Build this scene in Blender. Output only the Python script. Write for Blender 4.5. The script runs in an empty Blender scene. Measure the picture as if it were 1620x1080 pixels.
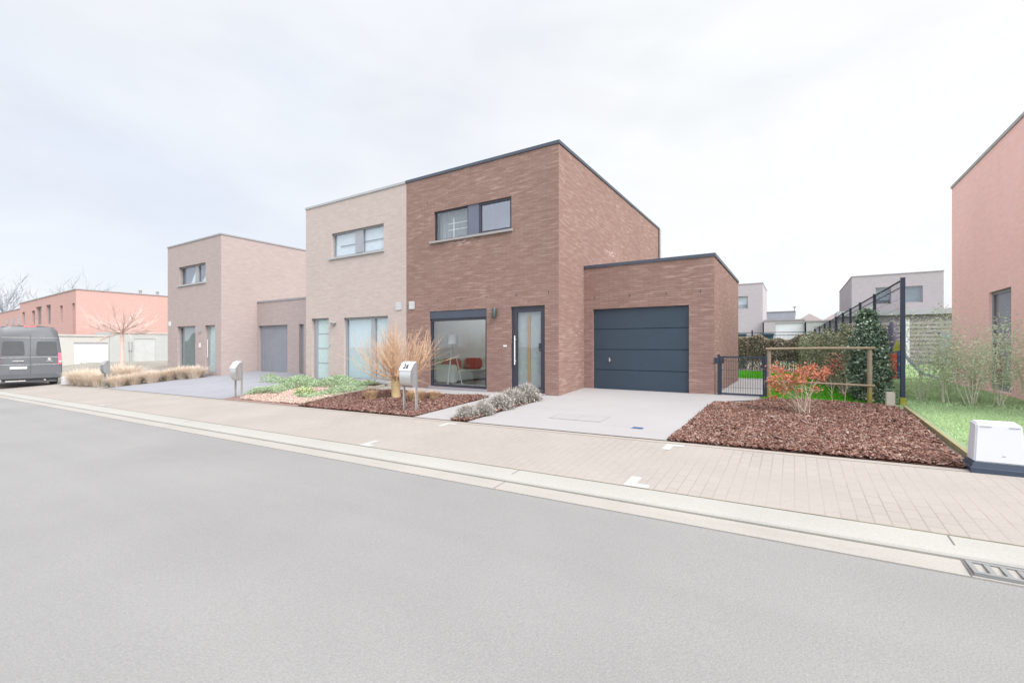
import bpy, bmesh, math, random
import numpy as np
from mathutils import Vector, Matrix
random.seed(7); rng = np.random.default_rng(7)
sc = bpy.context.scene
col = sc.collection
R = math.radians

# ------------------------------------------------------------------ terrain
YK, YM, YE, YB, YG = 4.04, 4.29, 4.59, 6.59, 11.45      # road edge, gutter, kerb, pavement, level ground
def zs(X): return max(-.5, min(.12, .014*(X+1)))          # the street falls gently along its length
def g(X, Y):
    a = zs(X)
    if Y < YK-1e-6: return -.335+a
    if Y < YM-1e-6: return -.325+a+.02*(Y-YK)/(YM-YK)
    if Y < YE-1e-6: return -.262+a+.012*(Y-YM)/(YE-YM)
    if Y < YB: return -.255+a+.105*(Y-YE)/(YB-YE)
    pb = -.15+a
    if Y < YG: return pb+(Y-YB)/(YG-YB)*(.06-pb)
    return .06

# ------------------------------------------------------------------ object bookkeeping
OFF = {}
def tag(o, label=None, cat=None, group=None, kind=None):
    if label: o['label'] = label
    if cat: o['category'] = cat
    if group: o['group'] = group
    if kind: o['kind'] = kind
    return o
def thing(name, label, cat, loc=(0,0,0), group=None):
    o = bpy.data.objects.new(name, None); col.objects.link(o)
    o.location = loc; o.empty_display_size = .2
    OFF[o] = Vector(loc)
    return tag(o, label, cat, group)
def link(name, me, mat, parent=None):
    o = bpy.data.objects.new(name, me); col.objects.link(o)
    if mat is not None and not me.materials: me.materials.append(mat)
    if parent is not None:
        o.parent = parent; OFF[o] = OFF[parent]
    else: OFF[o] = Vector((0,0,0))
    return o
def copy_tree(o, parent=None):
    c = o.copy(); col.objects.link(c)
    if parent is not None: c.parent = parent
    OFF[c] = OFF.get(o, Vector((0,0,0)))
    for ch in list(o.children): copy_tree(ch, c)
    return c

def auto_uv(me):
    n = len(me.loops)
    if n == 0: return
    uv = me.uv_layers.new(name='UVMap')
    co = np.empty(len(me.vertices)*3, np.float32); me.vertices.foreach_get('co', co); co = co.reshape(-1,3)
    lv = np.empty(n, np.int32); me.loops.foreach_get('vertex_index', lv)
    pn = np.empty(len(me.polygons)*3, np.float32); me.polygons.foreach_get('normal', pn); pn = np.abs(pn.reshape(-1,3))
    lt = np.empty(len(me.polygons), np.int32); me.polygons.foreach_get('loop_total', lt)
    fn = np.repeat(pn, lt, axis=0); p = co[lv]
    out = np.empty((n,2), np.float32)
    z = (fn[:,2] >= fn[:,0]) & (fn[:,2] >= fn[:,1]); x = ~z & (fn[:,0] > fn[:,1]); y = ~z & ~x
    out[z] = p[z][:,[0,1]]; out[x] = p[x][:,[1,2]]; out[y] = p[y][:,[0,2]]
    uv.data.foreach_set('uv', out.ravel())

class MB:
    def __init__(s): s.v = []; s.f = []; s.smooth = False
    def quad(s, *p):
        n = len(s.v); s.v += [tuple(q) for q in p]; s.f.append(tuple(range(n, n+len(p)))); return s
    def box(s, x0, x1, y0, y1, z0, z1, bev=0.0):
        if bev > 0:
            bm = bmesh.new(); bmesh.ops.create_cube(bm, size=1)
            for v in bm.verts:
                v.co = Vector(((x0+x1)/2+v.co.x*(x1-x0), (y0+y1)/2+v.co.y*(y1-y0), (z0+z1)/2+v.co.z*(z1-z0)))
            bmesh.ops.bevel(bm, geom=list(bm.edges), offset=bev, segments=2, affect='EDGES')
            return s.bm(bm)
        n = len(s.v)
        s.v += [(x0,y0,z0),(x1,y0,z0),(x1,y1,z0),(x0,y1,z0),(x0,y0,z1),(x1,y0,z1),(x1,y1,z1),(x0,y1,z1)]
        for q in ((0,3,2,1),(4,5,6,7),(0,1,5,4),(1,2,6,5),(2,3,7,6),(3,0,4,7)): s.f.append(tuple(n+i for i in q))
        return s
    def bm(s, bm):
        n = len(s.v); bm.verts.index_update()
        s.v += [tuple(v.co) for v in bm.verts]
        s.f += [tuple(n+v.index for v in f.verts) for f in bm.faces]
        bm.free(); return s
    def tube(s, pts, rad, k=6, cap=True):
        pts = [Vector(p) for p in pts]
        if not hasattr(rad, '__len__'): rad = [rad]*len(pts)
        n0 = len(s.v)
        d0 = (pts[1]-pts[0]).normalized()
        up = Vector((0,0,1)) if abs(d0.z) < .95 else Vector((1,0,0))
        a = d0.cross(up).normalized()
        for i, p in enumerate(pts):
            d = (pts[min(i+1,len(pts)-1)]-pts[max(i-1,0)]).normalized()
            a = (a-d*a.dot(d)).normalized(); b = d.cross(a)
            for j in range(k):
                t = 2*math.pi*j/k
                s.v.append(tuple(p+(a*math.cos(t)+b*math.sin(t))*rad[i]))
        for i in range(len(pts)-1):
            for j in range(k):
                s.f.append((n0+i*k+j, n0+i*k+(j+1)%k, n0+(i+1)*k+(j+1)%k, n0+(i+1)*k+j))
        if cap:
            s.f.append(tuple(n0+j for j in range(k))[::-1]); m = n0+(len(pts)-1)*k
            s.f.append(tuple(m+j for j in range(k)))
        return s
    def prism(s, prof, fn0, fn1):
        """closed profile mapped by fn0 and fn1 to two ends"""
        n = len(s.v); k = len(prof)
        s.v += [tuple(fn0(*p)) for p in prof]+[tuple(fn1(*p)) for p in prof]
        for j in range(k): s.f.append((n+j, n+(j+1)%k, n+k+(j+1)%k, n+k+j))
        s.f.append(tuple(n+j for j in range(k))[::-1]); s.f.append(tuple(n+k+j for j in range(k)))
        return s
    def loft(s, rings):
        n = len(s.v); k = len(rings[0])
        for r in rings: s.v += [tuple(p) for p in r]
        for i in range(len(rings)-1):
            for j in range(k):
                s.f.append((n+i*k+j, n+i*k+(j+1)%k, n+(i+1)*k+(j+1)%k, n+(i+1)*k+j))
        s.f.append(tuple(n+j for j in range(k))[::-1]); m = n+(len(rings)-1)*k
        s.f.append(tuple(m+j for j in range(k)))
        return s
    def build(s, name, mat, parent=None, smooth=False, fix=True):
        o = OFF[parent] if parent is not None else Vector((0,0,0))
        me = bpy.data.meshes.new(name)
        me.from_pydata([(x-o.x, y-o.y, z-o.z) for x,y,z in s.v], [], s.f)
        if fix:
            b = bmesh.new(); b.from_mesh(me)
            bmesh.ops.recalc_face_normals(b, faces=b.faces[:]); b.to_mesh(me); b.free()
        me.update(); auto_uv(me)
        if smooth:
            me.polygons.foreach_set('use_smooth', [True]*len(me.polygons))
            try: me.set_sharp_from_angle(angle=R(40))
            except Exception: pass
        return link(name, me, mat, parent)

def np_mesh(name, verts, k, mat, parent=None):
    """verts: (n*k,3), each k consecutive vertices form a face"""
    verts = np.asarray(verts, np.float32)
    if parent is not None: verts = verts-np.array(OFF[parent], np.float32)
    n = len(verts)//k
    me = bpy.data.meshes.new(name)
    me.vertices.add(len(verts)); me.vertices.foreach_set('co', verts.ravel())
    me.loops.add(n*k); me.loops.foreach_set('vertex_index', np.arange(n*k, dtype=np.int32))
    me.polygons.add(n); me.polygons.foreach_set('loop_start', np.arange(0, n*k, k, dtype=np.int32))
    me.update(calc_edges=True); me.validate()
    return link(name, me, mat, parent)

# ------------------------------------------------------------------ materials
KH, KV, KF = 2.62, 1.54, 1.0
def s2l(c):
    c = c/255.
    return c/12.92 if c <= .04045 else ((c+.055)/1.055)**2.4
def H(r, gg, b): return tuple(min(.82, s2l(c)/KH) for c in (r, gg, b))       # from how a level surface looks
def V(r, gg, b): return tuple(min(.82, s2l(c)/KV) for c in (r, gg, b))       # from how an upright surface looks
def F(r, gg, b): return tuple(min(.85, s2l(c)/KF) for c in (r, gg, b))      # leaves and blades, which shade one another
class NT:
    def __init__(s, name):
        s.m = bpy.data.materials.new(name); s.m.use_nodes = True
        s.t = s.m.node_tree; s.t.nodes.clear()
        s.out = s.n('ShaderNodeOutputMaterial')
    def n(s, typ, **kw):
        nd = s.t.nodes.new(typ)
        for k, v in kw.items(): setattr(nd, k, v)
        return nd
    def l(s, a, b): s.t.links.new(a, b)
    def pr(s, rough=.8, spec=.3, metal=0.):
        p = s.n('ShaderNodeBsdfPrincipled')
        p.inputs['Roughness'].default_value = rough; p.inputs['Specular IOR Level'].default_value = spec
        p.inputs['Metallic'].default_value = metal
        s.l(p.outputs[0], s.out.inputs[0]); return p
    def vec(s, kind='Object', scale=(1,1,1), rot=(0,0,0)):
        tc = s.n('ShaderNodeTexCoord'); mp = s.n('ShaderNodeMapping')
        mp.inputs['Scale'].default_value = scale; mp.inputs['Rotation'].default_value = rot
        s.l(tc.outputs[kind], mp.inputs[0]); return mp.outputs[0]
    def noise(s, vec, scale, detail=4, rough=.55):
        nd = s.n('ShaderNodeTexNoise'); nd.inputs['Scale'].default_value = scale
        nd.inputs['Detail'].default_value = detail; nd.inputs['Roughness'].default_value = rough
        s.l(vec, nd.inputs['Vector']); return nd.outputs['Fac']
    def ramp(s, fac, stops):
        r = s.n('ShaderNodeValToRGB'); e = r.color_ramp.elements
        while len(e) < len(stops): e.new(.5)
        for i, (p, c) in enumerate(stops):
            e[i].position = p; e[i].color = (c[0], c[1], c[2], 1) if hasattr(c, '__len__') else (c, c, c, 1)
        s.l(fac, r.inputs[0]); return r.outputs[0]
    def mix(s, fac, a, b, mode='MIX'):
        m = s.n('ShaderNodeMix', data_type='RGBA', blend_type=mode)
        for i, v in ((0, fac), (6, a), (7, b)):
            sock = m.inputs[i]
            if hasattr(v, 'is_linked'): s.l(v, sock)
            elif hasattr(v, '__len__'): sock.default_value = (v[0], v[1], v[2], 1)
            else: sock.default_value = v if i == 0 else (v, v, v, 1)
        return m.outputs[2]
    def bump(s, p, h, strength=.3, dist=.01):
        b = s.n('ShaderNodeBump'); b.inputs['Strength'].default_value = strength; b.inputs['Distance'].default_value = dist
        s.l(h, b.inputs['Height']); s.l(b.outputs[0], p.inputs['Normal'])

def mul(c, k): return tuple(min(.9, x*k) for x in c)
def paint(name, c, rough=.5, spec=.4, metal=0., var=.06, sc_=3., bump=0., coat=0.):
    t = NT(name); p = t.pr(rough, spec, metal); v = t.vec()
    f = t.noise(v, sc_, 5)
    t.l(t.ramp(f, [(.3, mul(c, 1-var)), (.7, mul(c, 1+var))]), p.inputs['Base Color'])
    t.l(t.ramp(t.noise(v, sc_*4), [(.3, max(0, rough-.08)), (.7, min(1, rough+.08))]), p.inputs['Roughness'])
    if bump: t.bump(p, t.noise(v, sc_*12, 6), bump, .005)
    if coat: p.inputs['Coat Weight'].default_value = coat
    return t.m
def brick(name, c1, c2, mortar, efflo, w=.215, h=.06, efa=.5, contrast=1., stain=None):
    t = NT(name); p = t.pr(.85, .25); uv = t.vec('UV')
    b = t.n('ShaderNodeTexBrick'); b.offset = .5
    t.l(uv, b.inputs['Vector'])
    b.inputs['Color1'].default_value = (*c1,1); b.inputs['Color2'].default_value = (*c2,1)
    b.inputs['Mortar'].default_value = (*mortar,1); b.inputs['Scale'].default_value = 1.
    b.inputs['Mortar Size'].default_value = .006; b.inputs['Mortar Smooth'].default_value = .3
    b.inputs['Bias'].default_value = 0.; b.inputs['Brick Width'].default_value = w; b.inputs['Row Height'].default_value = h
    # pale dashes where the salts bloomed, in short runs along the courses
    st = t.noise(t.vec('UV', (2.2, 17, 1)), 1., 4, .6)
    patch = t.noise(t.vec('UV', (.35, .55, 1)), 1., 3)
    m1 = t.ramp(st, [(.52, 0.), (.66, 1.)]); m2 = t.ramp(patch, [(.35, .15), (.7, 1.)])
    mm = t.mix(1., m1, m2, 'MULTIPLY')
    fac = t.n('ShaderNodeMath', operation='MULTIPLY'); t.l(mm, fac.inputs[0]); fac.inputs[1].default_value = efa
    dk = t.noise(t.vec('UV', (2.2, 9, 1)), 1.3, 6, .75)
    big = t.noise(t.vec('UV', (.5, .35, 1)), 1., 4)
    colr = t.mix(1., b.outputs['Color'], t.ramp(dk, [(.28, 1-.22*contrast), (.72, 1+.12*contrast)]), 'MULTIPLY')
    colr = t.mix(1., colr, t.ramp(big, [(.3, 1-.10*contrast), (.7, 1+.08*contrast)]), 'MULTIPLY')
    colr = t.mix(fac.outputs[0], colr, efflo)
    if stain:                                                          # lime bloom washed from the window sill
        mp = t.n('ShaderNodeMapping'); mp.inputs['Location'].default_value = (-stain[0]*stain[2], -stain[1]*stain[3], 0); mp.inputs['Scale'].default_value = (stain[2], stain[3], 0)
        tc = t.n('ShaderNodeTexCoord'); t.l(tc.outputs['UV'], mp.inputs[0])
        ln = t.n('ShaderNodeVectorMath', operation='LENGTH'); t.l(mp.outputs[0], ln.inputs[0])
        ff = t.mix(1., t.ramp(ln.outputs['Value'], [(.2, .9), (1., 0.)]), t.ramp(t.noise(t.vec('UV', (5,14,1)), 1., 4, .7), [(.48, 0.), (.62, 1.)]), 'MULTIPLY')
        colr = t.mix(ff, colr, efflo)
    t.l(colr, p.inputs['Base Color'])
    hh = t.n('ShaderNodeMath', operation='SUBTRACT'); t.l(dk, hh.inputs[0]); t.l(b.outputs['Fac'], hh.inputs[1])
    t.bump(p, hh.outputs[0], .35, .006)
    return t.m
def glass(name, refl=.12, tint=(.93,.96,.95), rough=0.):
    t = NT(name)
    tr = t.n('ShaderNodeBsdfTransparent'); tr.inputs[0].default_value = (*tint,1)
    gl = t.n('ShaderNodeBsdfGlossy'); gl.inputs['Roughness'].default_value = rough; gl.inputs[0].default_value = (.95,.96,1,1)
    lw = t.n('ShaderNodeLayerWeight'); lw.inputs[0].default_value = .5
    pw = t.n('ShaderNodeMath', operation='POWER'); t.l(lw.outputs['Facing'], pw.inputs[0]); pw.inputs[1].default_value = 4.
    ad = t.n('ShaderNodeMath', operation='MULTIPLY_ADD'); t.l(pw.outputs[0], ad.inputs[0]); ad.inputs[1].default_value = .35; ad.inputs[2].default_value = refl; ad.use_clamp = True
    mx = t.n('ShaderNodeMixShader'); t.l(ad.outputs[0], mx.inputs[0]); t.l(tr.outputs[0], mx.inputs[1]); t.l(gl.outputs[0], mx.inputs[2])
    t.l(mx.outputs[0], t.out.inputs[0]); return t.m
def island(name, stops, rough=.8, spec=.2, trans=0., patch=None):
    """colour varies from leaf to leaf / chip to chip"""
    t = NT(name); p = t.pr(rough, spec)
    ge = t.n('ShaderNodeNewGeometry')
    c = t.ramp(ge.outputs['Random Per Island'], stops)
    if patch:
        f = t.noise(t.vec(), patch[0], 4)
        c = t.mix(1., c, t.ramp(f, [(.3, patch[1]), (.7, patch[2])]), 'MULTIPLY')
    t.l(c, p.inputs['Base Color'])
    if trans:
        td = t.n('ShaderNodeBsdfTranslucent'); t.l(c, td.inputs[0])
        mx = t.n('ShaderNodeMixShader'); mx.inputs[0].default_value = trans
        t.l(p.outputs[0], mx.inputs[1]); t.l(td.outputs[0], mx.inputs[2]); t.l(mx.outputs[0], t.out.inputs[0])
    return t.m

def asphalt():
    t = NT('asphalt'); p = t.pr(.9, .2); v = t.vec()
    c = H(202,201,200)
    f1 = t.noise(v, 90., 3, .8); f2 = t.noise(v, .5, 4); f3 = t.noise(t.vec('Object', (.06, 1.5, 1)), 1., 4)
    vo = t.n('ShaderNodeTexVoronoi'); vo.inputs['Scale'].default_value = 70.; t.l(v, vo.inputs['Vector'])
    a = t.ramp(f1, [(.3, mul(c,.86)), (.55, c), (.75, mul(c,1.1))])
    a = t.mix(1., a, t.ramp(f2, [(.3, .95), (.7, 1.05)]), 'MULTIPLY')
    a = t.mix(1., a, t.ramp(f3, [(.3, .965), (.7, 1.03)]), 'MULTIPLY')
    a = t.mix(1., a, t.ramp(vo.outputs['Distance'], [(.0, 1.12), (.28, 1.), (.7, .95)]), 'MULTIPLY')
    t.l(a, p.inputs['Base Color'])
    ad = t.n('ShaderNodeMath', operation='ADD'); t.l(f1, ad.inputs[0]); t.l(vo.outputs['Distance'], ad.inputs[1])
    t.bump(p, ad.outputs[0], .35, .004); return t.m
def pavers(name, c1, c2, joint, w=.22, h=.11, rot=90, jm=.006, stain=.06):
    t = NT(name); p = t.pr(.9, .2); v = t.vec('Object', (1,1,1), (0,0,R(rot)))
    b = t.n('ShaderNodeTexBrick'); b.offset = .5; t.l(v, b.inputs['Vector'])
    b.inputs['Color1'].default_value = (*c1,1); b.inputs['Color2'].default_value = (*c2,1); b.inputs['Mortar'].default_value = (*joint,1)
    b.inputs['Scale'].default_value = 1.; b.inputs['Mortar Size'].default_value = jm; b.inputs['Mortar Smooth'].default_value = .4
    b.inputs['Brick Width'].default_value = w; b.inputs['Row Height'].default_value = h
    vo = t.vec()
    # sand fills many of the joints, so the pattern shows only in places
    vis = t.ramp(t.noise(vo, 1.1, 5, .65), [(.42, .0), (.62, .9)])
    flat = t.mix(.5, c1, c2)
    a = t.mix(vis, t.mix(.75, b.outputs['Color'], flat), b.outputs['Color'])
    a = t.mix(1., a, t.ramp(t.noise(vo, .8, 5), [(.3, 1-stain), (.7, 1+stain)]), 'MULTIPLY')
    a = t.mix(1., a, t.ramp(t.noise(vo, 60, 3), [(.3, .95), (.7, 1.05)]), 'MULTIPLY')
    t.l(a, p.inputs['Base Color'])
    inv = t.n('ShaderNodeMath', operation='SUBTRACT'); inv.inputs[0].default_value = 1.; t.l(b.outputs['Fac'], inv.inputs[1])
    t.bump(p, inv.outputs[0], .2, .003); return t.m
def concrete(name, c, var=.05, fine=.05, rough=.88, stain=None, sc_=1.2):
    t = NT(name); p = t.pr(rough, .25); v = t.vec()
    a = t.ramp(t.noise(v, sc_, 6, .6), [(.3, mul(c,1-var)), (.7, mul(c,1+var))])
    a = t.mix(1., a, t.ramp(t.noise(v, 55, 4), [(.3, 1-fine), (.7, 1+fine)]), 'MULTIPLY')
    if stain:
        f = t.ramp(t.noise(t.vec('Object', (.5,3,1)), 1.5, 6, .7), [(.55, 0.), (.75, .5)])
        a = t.mix(f, a, stain)
    t.l(a, p.inputs['Base Color']); t.bump(p, t.noise(v, 120, 4), .15, .003); return t.m
def wood(name, c, moss=None, mz=.3):
    t = NT(name); p = t.pr(.85, .2)
    f = t.noise(t.vec('Object', (6,6,40)), 1., 5, .65)
    a = t.ramp(f, [(.3, mul(c,.8)), (.7, mul(c,1.12))])
    if moss:
        se = t.n('ShaderNodeSeparateXYZ'); tc = t.n('ShaderNodeTexCoord'); t.l(tc.outputs['Object'], se.inputs[0])
        no = t.noise(t.vec(), 9, 4)
        ad = t.n('ShaderNodeMath', operation='MULTIPLY_ADD'); t.l(no, ad.inputs[0]); ad.inputs[1].default_value = -.35; t.l(se.outputs['Z'], ad.inputs[2])
        fm = t.ramp(ad.outputs[0], [(0., 1.), (mz, 0.)])
        a = t.mix(fm, a, moss)
    t.l(a, p.inputs['Base Color']); t.bump(p, f, .3, .004); return t.m

M = {}
M['brick'] = brick('brown_brick', V(156,125,116), V(169,140,131), V(146,117,108), V(226,200,192), w=.26, h=.055, efa=.45, contrast=.55, stain=(-.35,4.08,1.2,6.))
M['brick_pale'] = brick('pale_brick', V(207,191,186), V(215,200,195), V(203,187,182), V(228,217,212), efa=.4, contrast=.3)
M['brick_far'] = brick('grey_brown_brick', V(191,175,172), V(199,183,180), V(186,170,167), V(220,207,203), efa=.3, contrast=.3)
M['brick_red'] = brick('salmon_brick', (.9,.56,.515), (.92,.6,.555), (.89,.555,.51), (.92,.72,.68), efa=.35, contrast=.4)
M['brick_row'] = brick('rose_brick', V(216,174,167), V(221,180,173), V(213,172,165), V(226,194,187), efa=.2, contrast=.3)
M['brick_mauve'] = brick('mauve_brick', V(192,185,189), V(199,192,195), V(188,181,185), V(210,204,206), efa=.2, contrast=.3)
M['brick_lilac'] = brick('lilac_brick', V(200,194,199), V(206,200,204), V(197,191,195), V(214,208,212), efa=.2, contrast=.25)
M['trim_dark'] = paint('anthracite_trim', V(78,86,102), .45)
M['trim_pale'] = paint('pale_trim', V(186,188,192), .5)
M['trim_far'] = paint('grey_trim', V(168,164,168), .5)
M['frame'] = paint('anthracite_frame', V(64,66,80), .4)
M['frame_pale'] = paint('grey_frame', V(172,176,184), .45)
M['frame_far'] = paint('dull_grey_frame', V(172,172,176), .45)
M['panel_blue'] = paint('slate_panel', V(112,118,138), .45)
M['gdoor'] = paint('slate_blue_door', V(57,73,90), .5, bump=.08)
M['gdoor_pale'] = paint('faded_grey_door', V(153,158,168), .55)
M['white'] = paint('white_paint', V(240,242,246), .45, var=.02)
M['whitewall'] = paint('cream_render', V(206,205,201), .8, var=.04)
M['greywall'] = paint('pale_grey_render', V(193,196,195), .8, var=.04)
M['roofdeck'] = paint('roof_felt', (.25,.25,.26), .9)
M['stone'] = concrete('sill_stone', V(178,174,176))
M['plinth'] = concrete('plinth_stone', V(165,165,172))
M['glass'] = glass('clear_glass', .045, (.87,.89,.89))
M['glass_sky'] = glass('mirror_glass', .16, (.75,.78,.86))
M['glass_mid'] = glass('window_glass', .07, (.85,.88,.9))
M['curtain'] = paint('net_curtain', V(190,190,188), .9, var=.08, sc_=6)
M['blind'] = paint('white_blind', (.86,.87,.89), .9, var=.03)
M['blind_green'] = paint('pale_green_blind', (.74,.82,.82), .9, var=.03)
M['dim'] = paint('dim_room', V(170,170,186), .9, var=.2, sc_=2)  # lilac of the reflected sky put into the screen colour
M['dimblue'] = paint('dim_blue_blind', V(165,178,184), .9)
M['frost'] = paint('frosted_panel', V(198,204,206), .25, .5, var=.07, sc_=1.2)
M['frost_green'] = paint('pale_frosted_panel', V(204,224,224), .3, .5, var=.03)
M['steel'] = paint('brushed_steel', (.55,.55,.56), .35, .5, .85, var=.05, sc_=20)
M['steel_pale'] = paint('bright_steel', (.72,.72,.73), .4, .5, .4, var=.04, sc_=20)
M['steel_dark'] = paint('dark_steel', (.12,.13,.14), .4, .5, .4)
M['black'] = paint('black_plastic', (.03,.033,.04), .5)
M['lampmetal'] = paint('lamp_green_grey', V(86,96,98), .35, .5, .3)
M['room'] = paint('room_plaster', (.78,.77,.76), .9, var=.02)
M['roomfloor'] = paint('room_floor', (.62,.63,.62), .35, var=.05)
M['sofa'] = paint('sofa_cloth', (.62,.64,.60), .9, var=.06, sc_=8, bump=.1)
M['red'] = paint('red_cloth', (.66,.12,.11), .9, var=.08, sc_=8)
M['woodbar'] = wood('warm_wood', (.44,.27,.14))
M['asphalt'] = asphalt()
M['gutter'] = concrete('gutter_concrete', H(227,221,214), .05, .07, stain=mul(H(196,192,180), 1.))
M['kerb'] = concrete('kerb_concrete', H(230,227,221), .04, .06)
M['joint'] = concrete('mossy_joint', H(150,146,124), .3)
M['jointdark'] = concrete('kerb_gap', H(150,145,140), .2)
M['pave'] = pavers('pavement_pavers', H(226,217,210), H(220,211,204), H(198,187,174))
M['drive'] = concrete('driveway_concrete', H(226,222,223), .035, .03, stain=mul(H(208,203,202),1.), sc_=.7)
M['drive_far'] = pavers('blue_grey_pavers', H(205,207,217), H(210,211,219), H(190,191,200), rot=0)
M['edging'] = concrete('edging_concrete', H(226,214,204), .05)
M['marker'] = concrete('white_marker', H(246,245,243), .03, .03)
M['soil'] = concrete('bark_soil', H(118,80,70), .25, .2, sc_=6)
M['soil_pale'] = concrete('pale_bark_soil', H(200,165,156), .1, .1, sc_=6)
M['chips'] = island('bark_chips', [(0., H(108,68,58)), (.35, H(156,109,95)), (.65, H(188,141,124)), (.9, H(216,182,168)), (1., H(234,212,202))], patch=(1.2,.86,1.14))
M['chips_red'] = island('red_bark_chips', [(0., H(112,72,64)), (.4, H(160,114,104)), (.7, H(192,146,132)), (1., H(226,198,186))], patch=(1.,.86,1.14))
M['chips_pale'] = island('pale_bark_chips', [(0., F(162,138,128)), (.5, F(182,158,147)), (1., F(198,178,168))])
M['ground'] = concrete('earth', H(204,198,186), .15, .1)
M['lawnbase'] = concrete('lawn_soil', mul(H(84,150,44),1.5), .12, .15, sc_=3)
M['lawn'] = island('lawn_blades', [(0., F(64,142,20)), (.5, F(86,166,34)), (1., F(120,188,62))], trans=.3, patch=(1.5,.85,1.12))
M['lawnbase2'] = concrete('faded_lawn_soil', mul(H(172,196,152),1.2), .1, .12, sc_=2)
M['lawn2'] = island('faded_lawn_blades', [(0., F(156,186,136)), (.5, F(176,202,154)), (1., F(192,208,168))], trans=.3, patch=(1.2,.9,1.1))
M['hedge'] = island('hedge_leaves', [(0., F(84,86,70)), (.35, F(124,122,102)), (.6, F(152,142,126)), (.85, F(178,158,142)), (1., F(206,194,178))], trans=.2, patch=(1.6,.8,1.15))
M['hedge2'] = island('side_hedge_leaves', [(0., F(70,86,66)), (.4, F(114,124,98)), (.75, F(152,150,124)), (1., F(194,190,166))], trans=.2, patch=(2.,.8,1.15))
M['ivy'] = island('ivy_leaves', [(0., F(54,76,60)), (.4, F(86,110,90)), (.75, F(120,140,118)), (.92, F(160,172,152)), (1., F(200,206,190))], .6, .4, trans=.15, patch=(3.,.75,1.2))
M['orange'] = island('copper_leaves', [(0., F(148,84,66)), (.4, F(186,112,88)), (.8, F(208,140,114)), (1., F(206,164,124))], trans=.3)
M['pinkleaf'] = island('pinkish_leaves', [(0., F(170,92,86)), (.6, F(204,128,118)), (1., F(196,160,140))], trans=.3)
M['lav'] = island('lavender_leaves', [(0., F(136,130,126)), (.4, F(172,168,162)), (.8, F(196,192,186)), (1., F(214,208,202))], trans=.2, patch=(5.,.85,1.15))
M['straw'] = island('straw_blades', [(0., F(202,184,166)), (.5, F(220,206,190)), (1., F(230,220,208))], trans=.3)
M['straw2'] = island('dry_tuft_blades', [(0., F(160,130,100)), (.5, F(188,160,130)), (1., F(208,186,160))], trans=.2)
M['green_pale'] = island('faded_green_leaves', [(0., F(142,164,130)), (.5, F(164,184,150)), (1., F(182,198,168))], trans=.25, patch=(2.,.92,1.08))
M['green_yel'] = island('yellow_green_leaves', [(0., F(158,174,128)), (1., F(186,196,152))], trans=.25)
M['shrub_pale'] = island('pale_shrub_leaves', [(0., F(172,192,156)), (.4, F(190,206,172)), (.75, F(206,212,184)), (1., F(216,206,188))], trans=.3)
M['bark_pale'] = wood('pale_bark', F(200,200,178))
M['twig'] = wood('tan_twigs', F(190,160,134))
M['twig_trunk'] = wood('tan_trunk', F(176,154,118))
M['twig_far'] = wood('rosy_grey_twigs', F(200,178,170))
M['twig_haze'] = wood('pale_far_twigs', (.34,.36,.40))
M['stem'] = wood('pale_stem', F(176,160,146))
M['hedgestem'] = wood('hedge_stem', F(170,158,132))
M['plank'] = wood('edging_board', H(214,200,156))
M['post'] = wood('garden_post', H(206,188,166), H(196,184,96), .28)
M['rail'] = wood('half_round_rail', H(206,186,160))
M['board_pale'] = wood('pale_edging_board', H(232,224,204))
M['fence'] = paint('dark_blue_metal', V(46,56,78), .45)
M['teal'] = paint('teal_plastic', V(70,108,118), .5)
M['cpost'] = concrete('concrete_post', V(196,190,176), .08, .08)
M['slat'] = wood('grey_boards', V(182,175,175))
M['slatgap'] = paint('board_gap', V(150,144,146), .9)
M['bluecover'] = paint('blue_cover', H(50,110,180), .5)
M['cab'] = paint('cabinet_plastic', V(233,235,243), .5, var=.015)
M['cabbase'] = paint('cabinet_base', V(62,74,92), .6)
M['van'] = paint('van_paint', V(118,122,129), .42, .4, var=.0)
M['van_dark'] = paint('van_trim', V(104,108,113), .6)
M['van_glass'] = paint('van_glass', V(104,108,113), .08, .6)
M['tyre'] = paint('tyre_rubber', V(112,114,118), .9)
M['taillight'] = paint('tail_light', (.75,.16,.22), .25, .5)
M['lightclear'] = paint('light_clear', V(240,224,222), .25, .5)
M['chrome'] = paint('chrome', (.8,.8,.82), .25, .5, .6)
M['toyorange'] = paint('orange_plastic', V(236,110,70), .4)
M['toyblue'] = paint('blue_plastic', V(70,110,170), .4)
M['toyyellow'] = paint('yellow_plastic', V(196,204,60), .4)
M['purple'] = paint('mauve_cloth', V(124,116,142), .9)
M['rooftile'] = paint('pale_roof_tile', V(206,192,192), .9, var=.05)
M['blueroof'] = paint('blue_grey_cladding', V(176,180,190), .8)
M['grate'] = paint('cast_iron', H(196,198,198), .6, .4, .2)
M['drainpit'] = paint('drain_pit', (.1,.1,.105), .9)
M['digits'] = paint('black_digits', (.012,.012,.014), .6)

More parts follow.
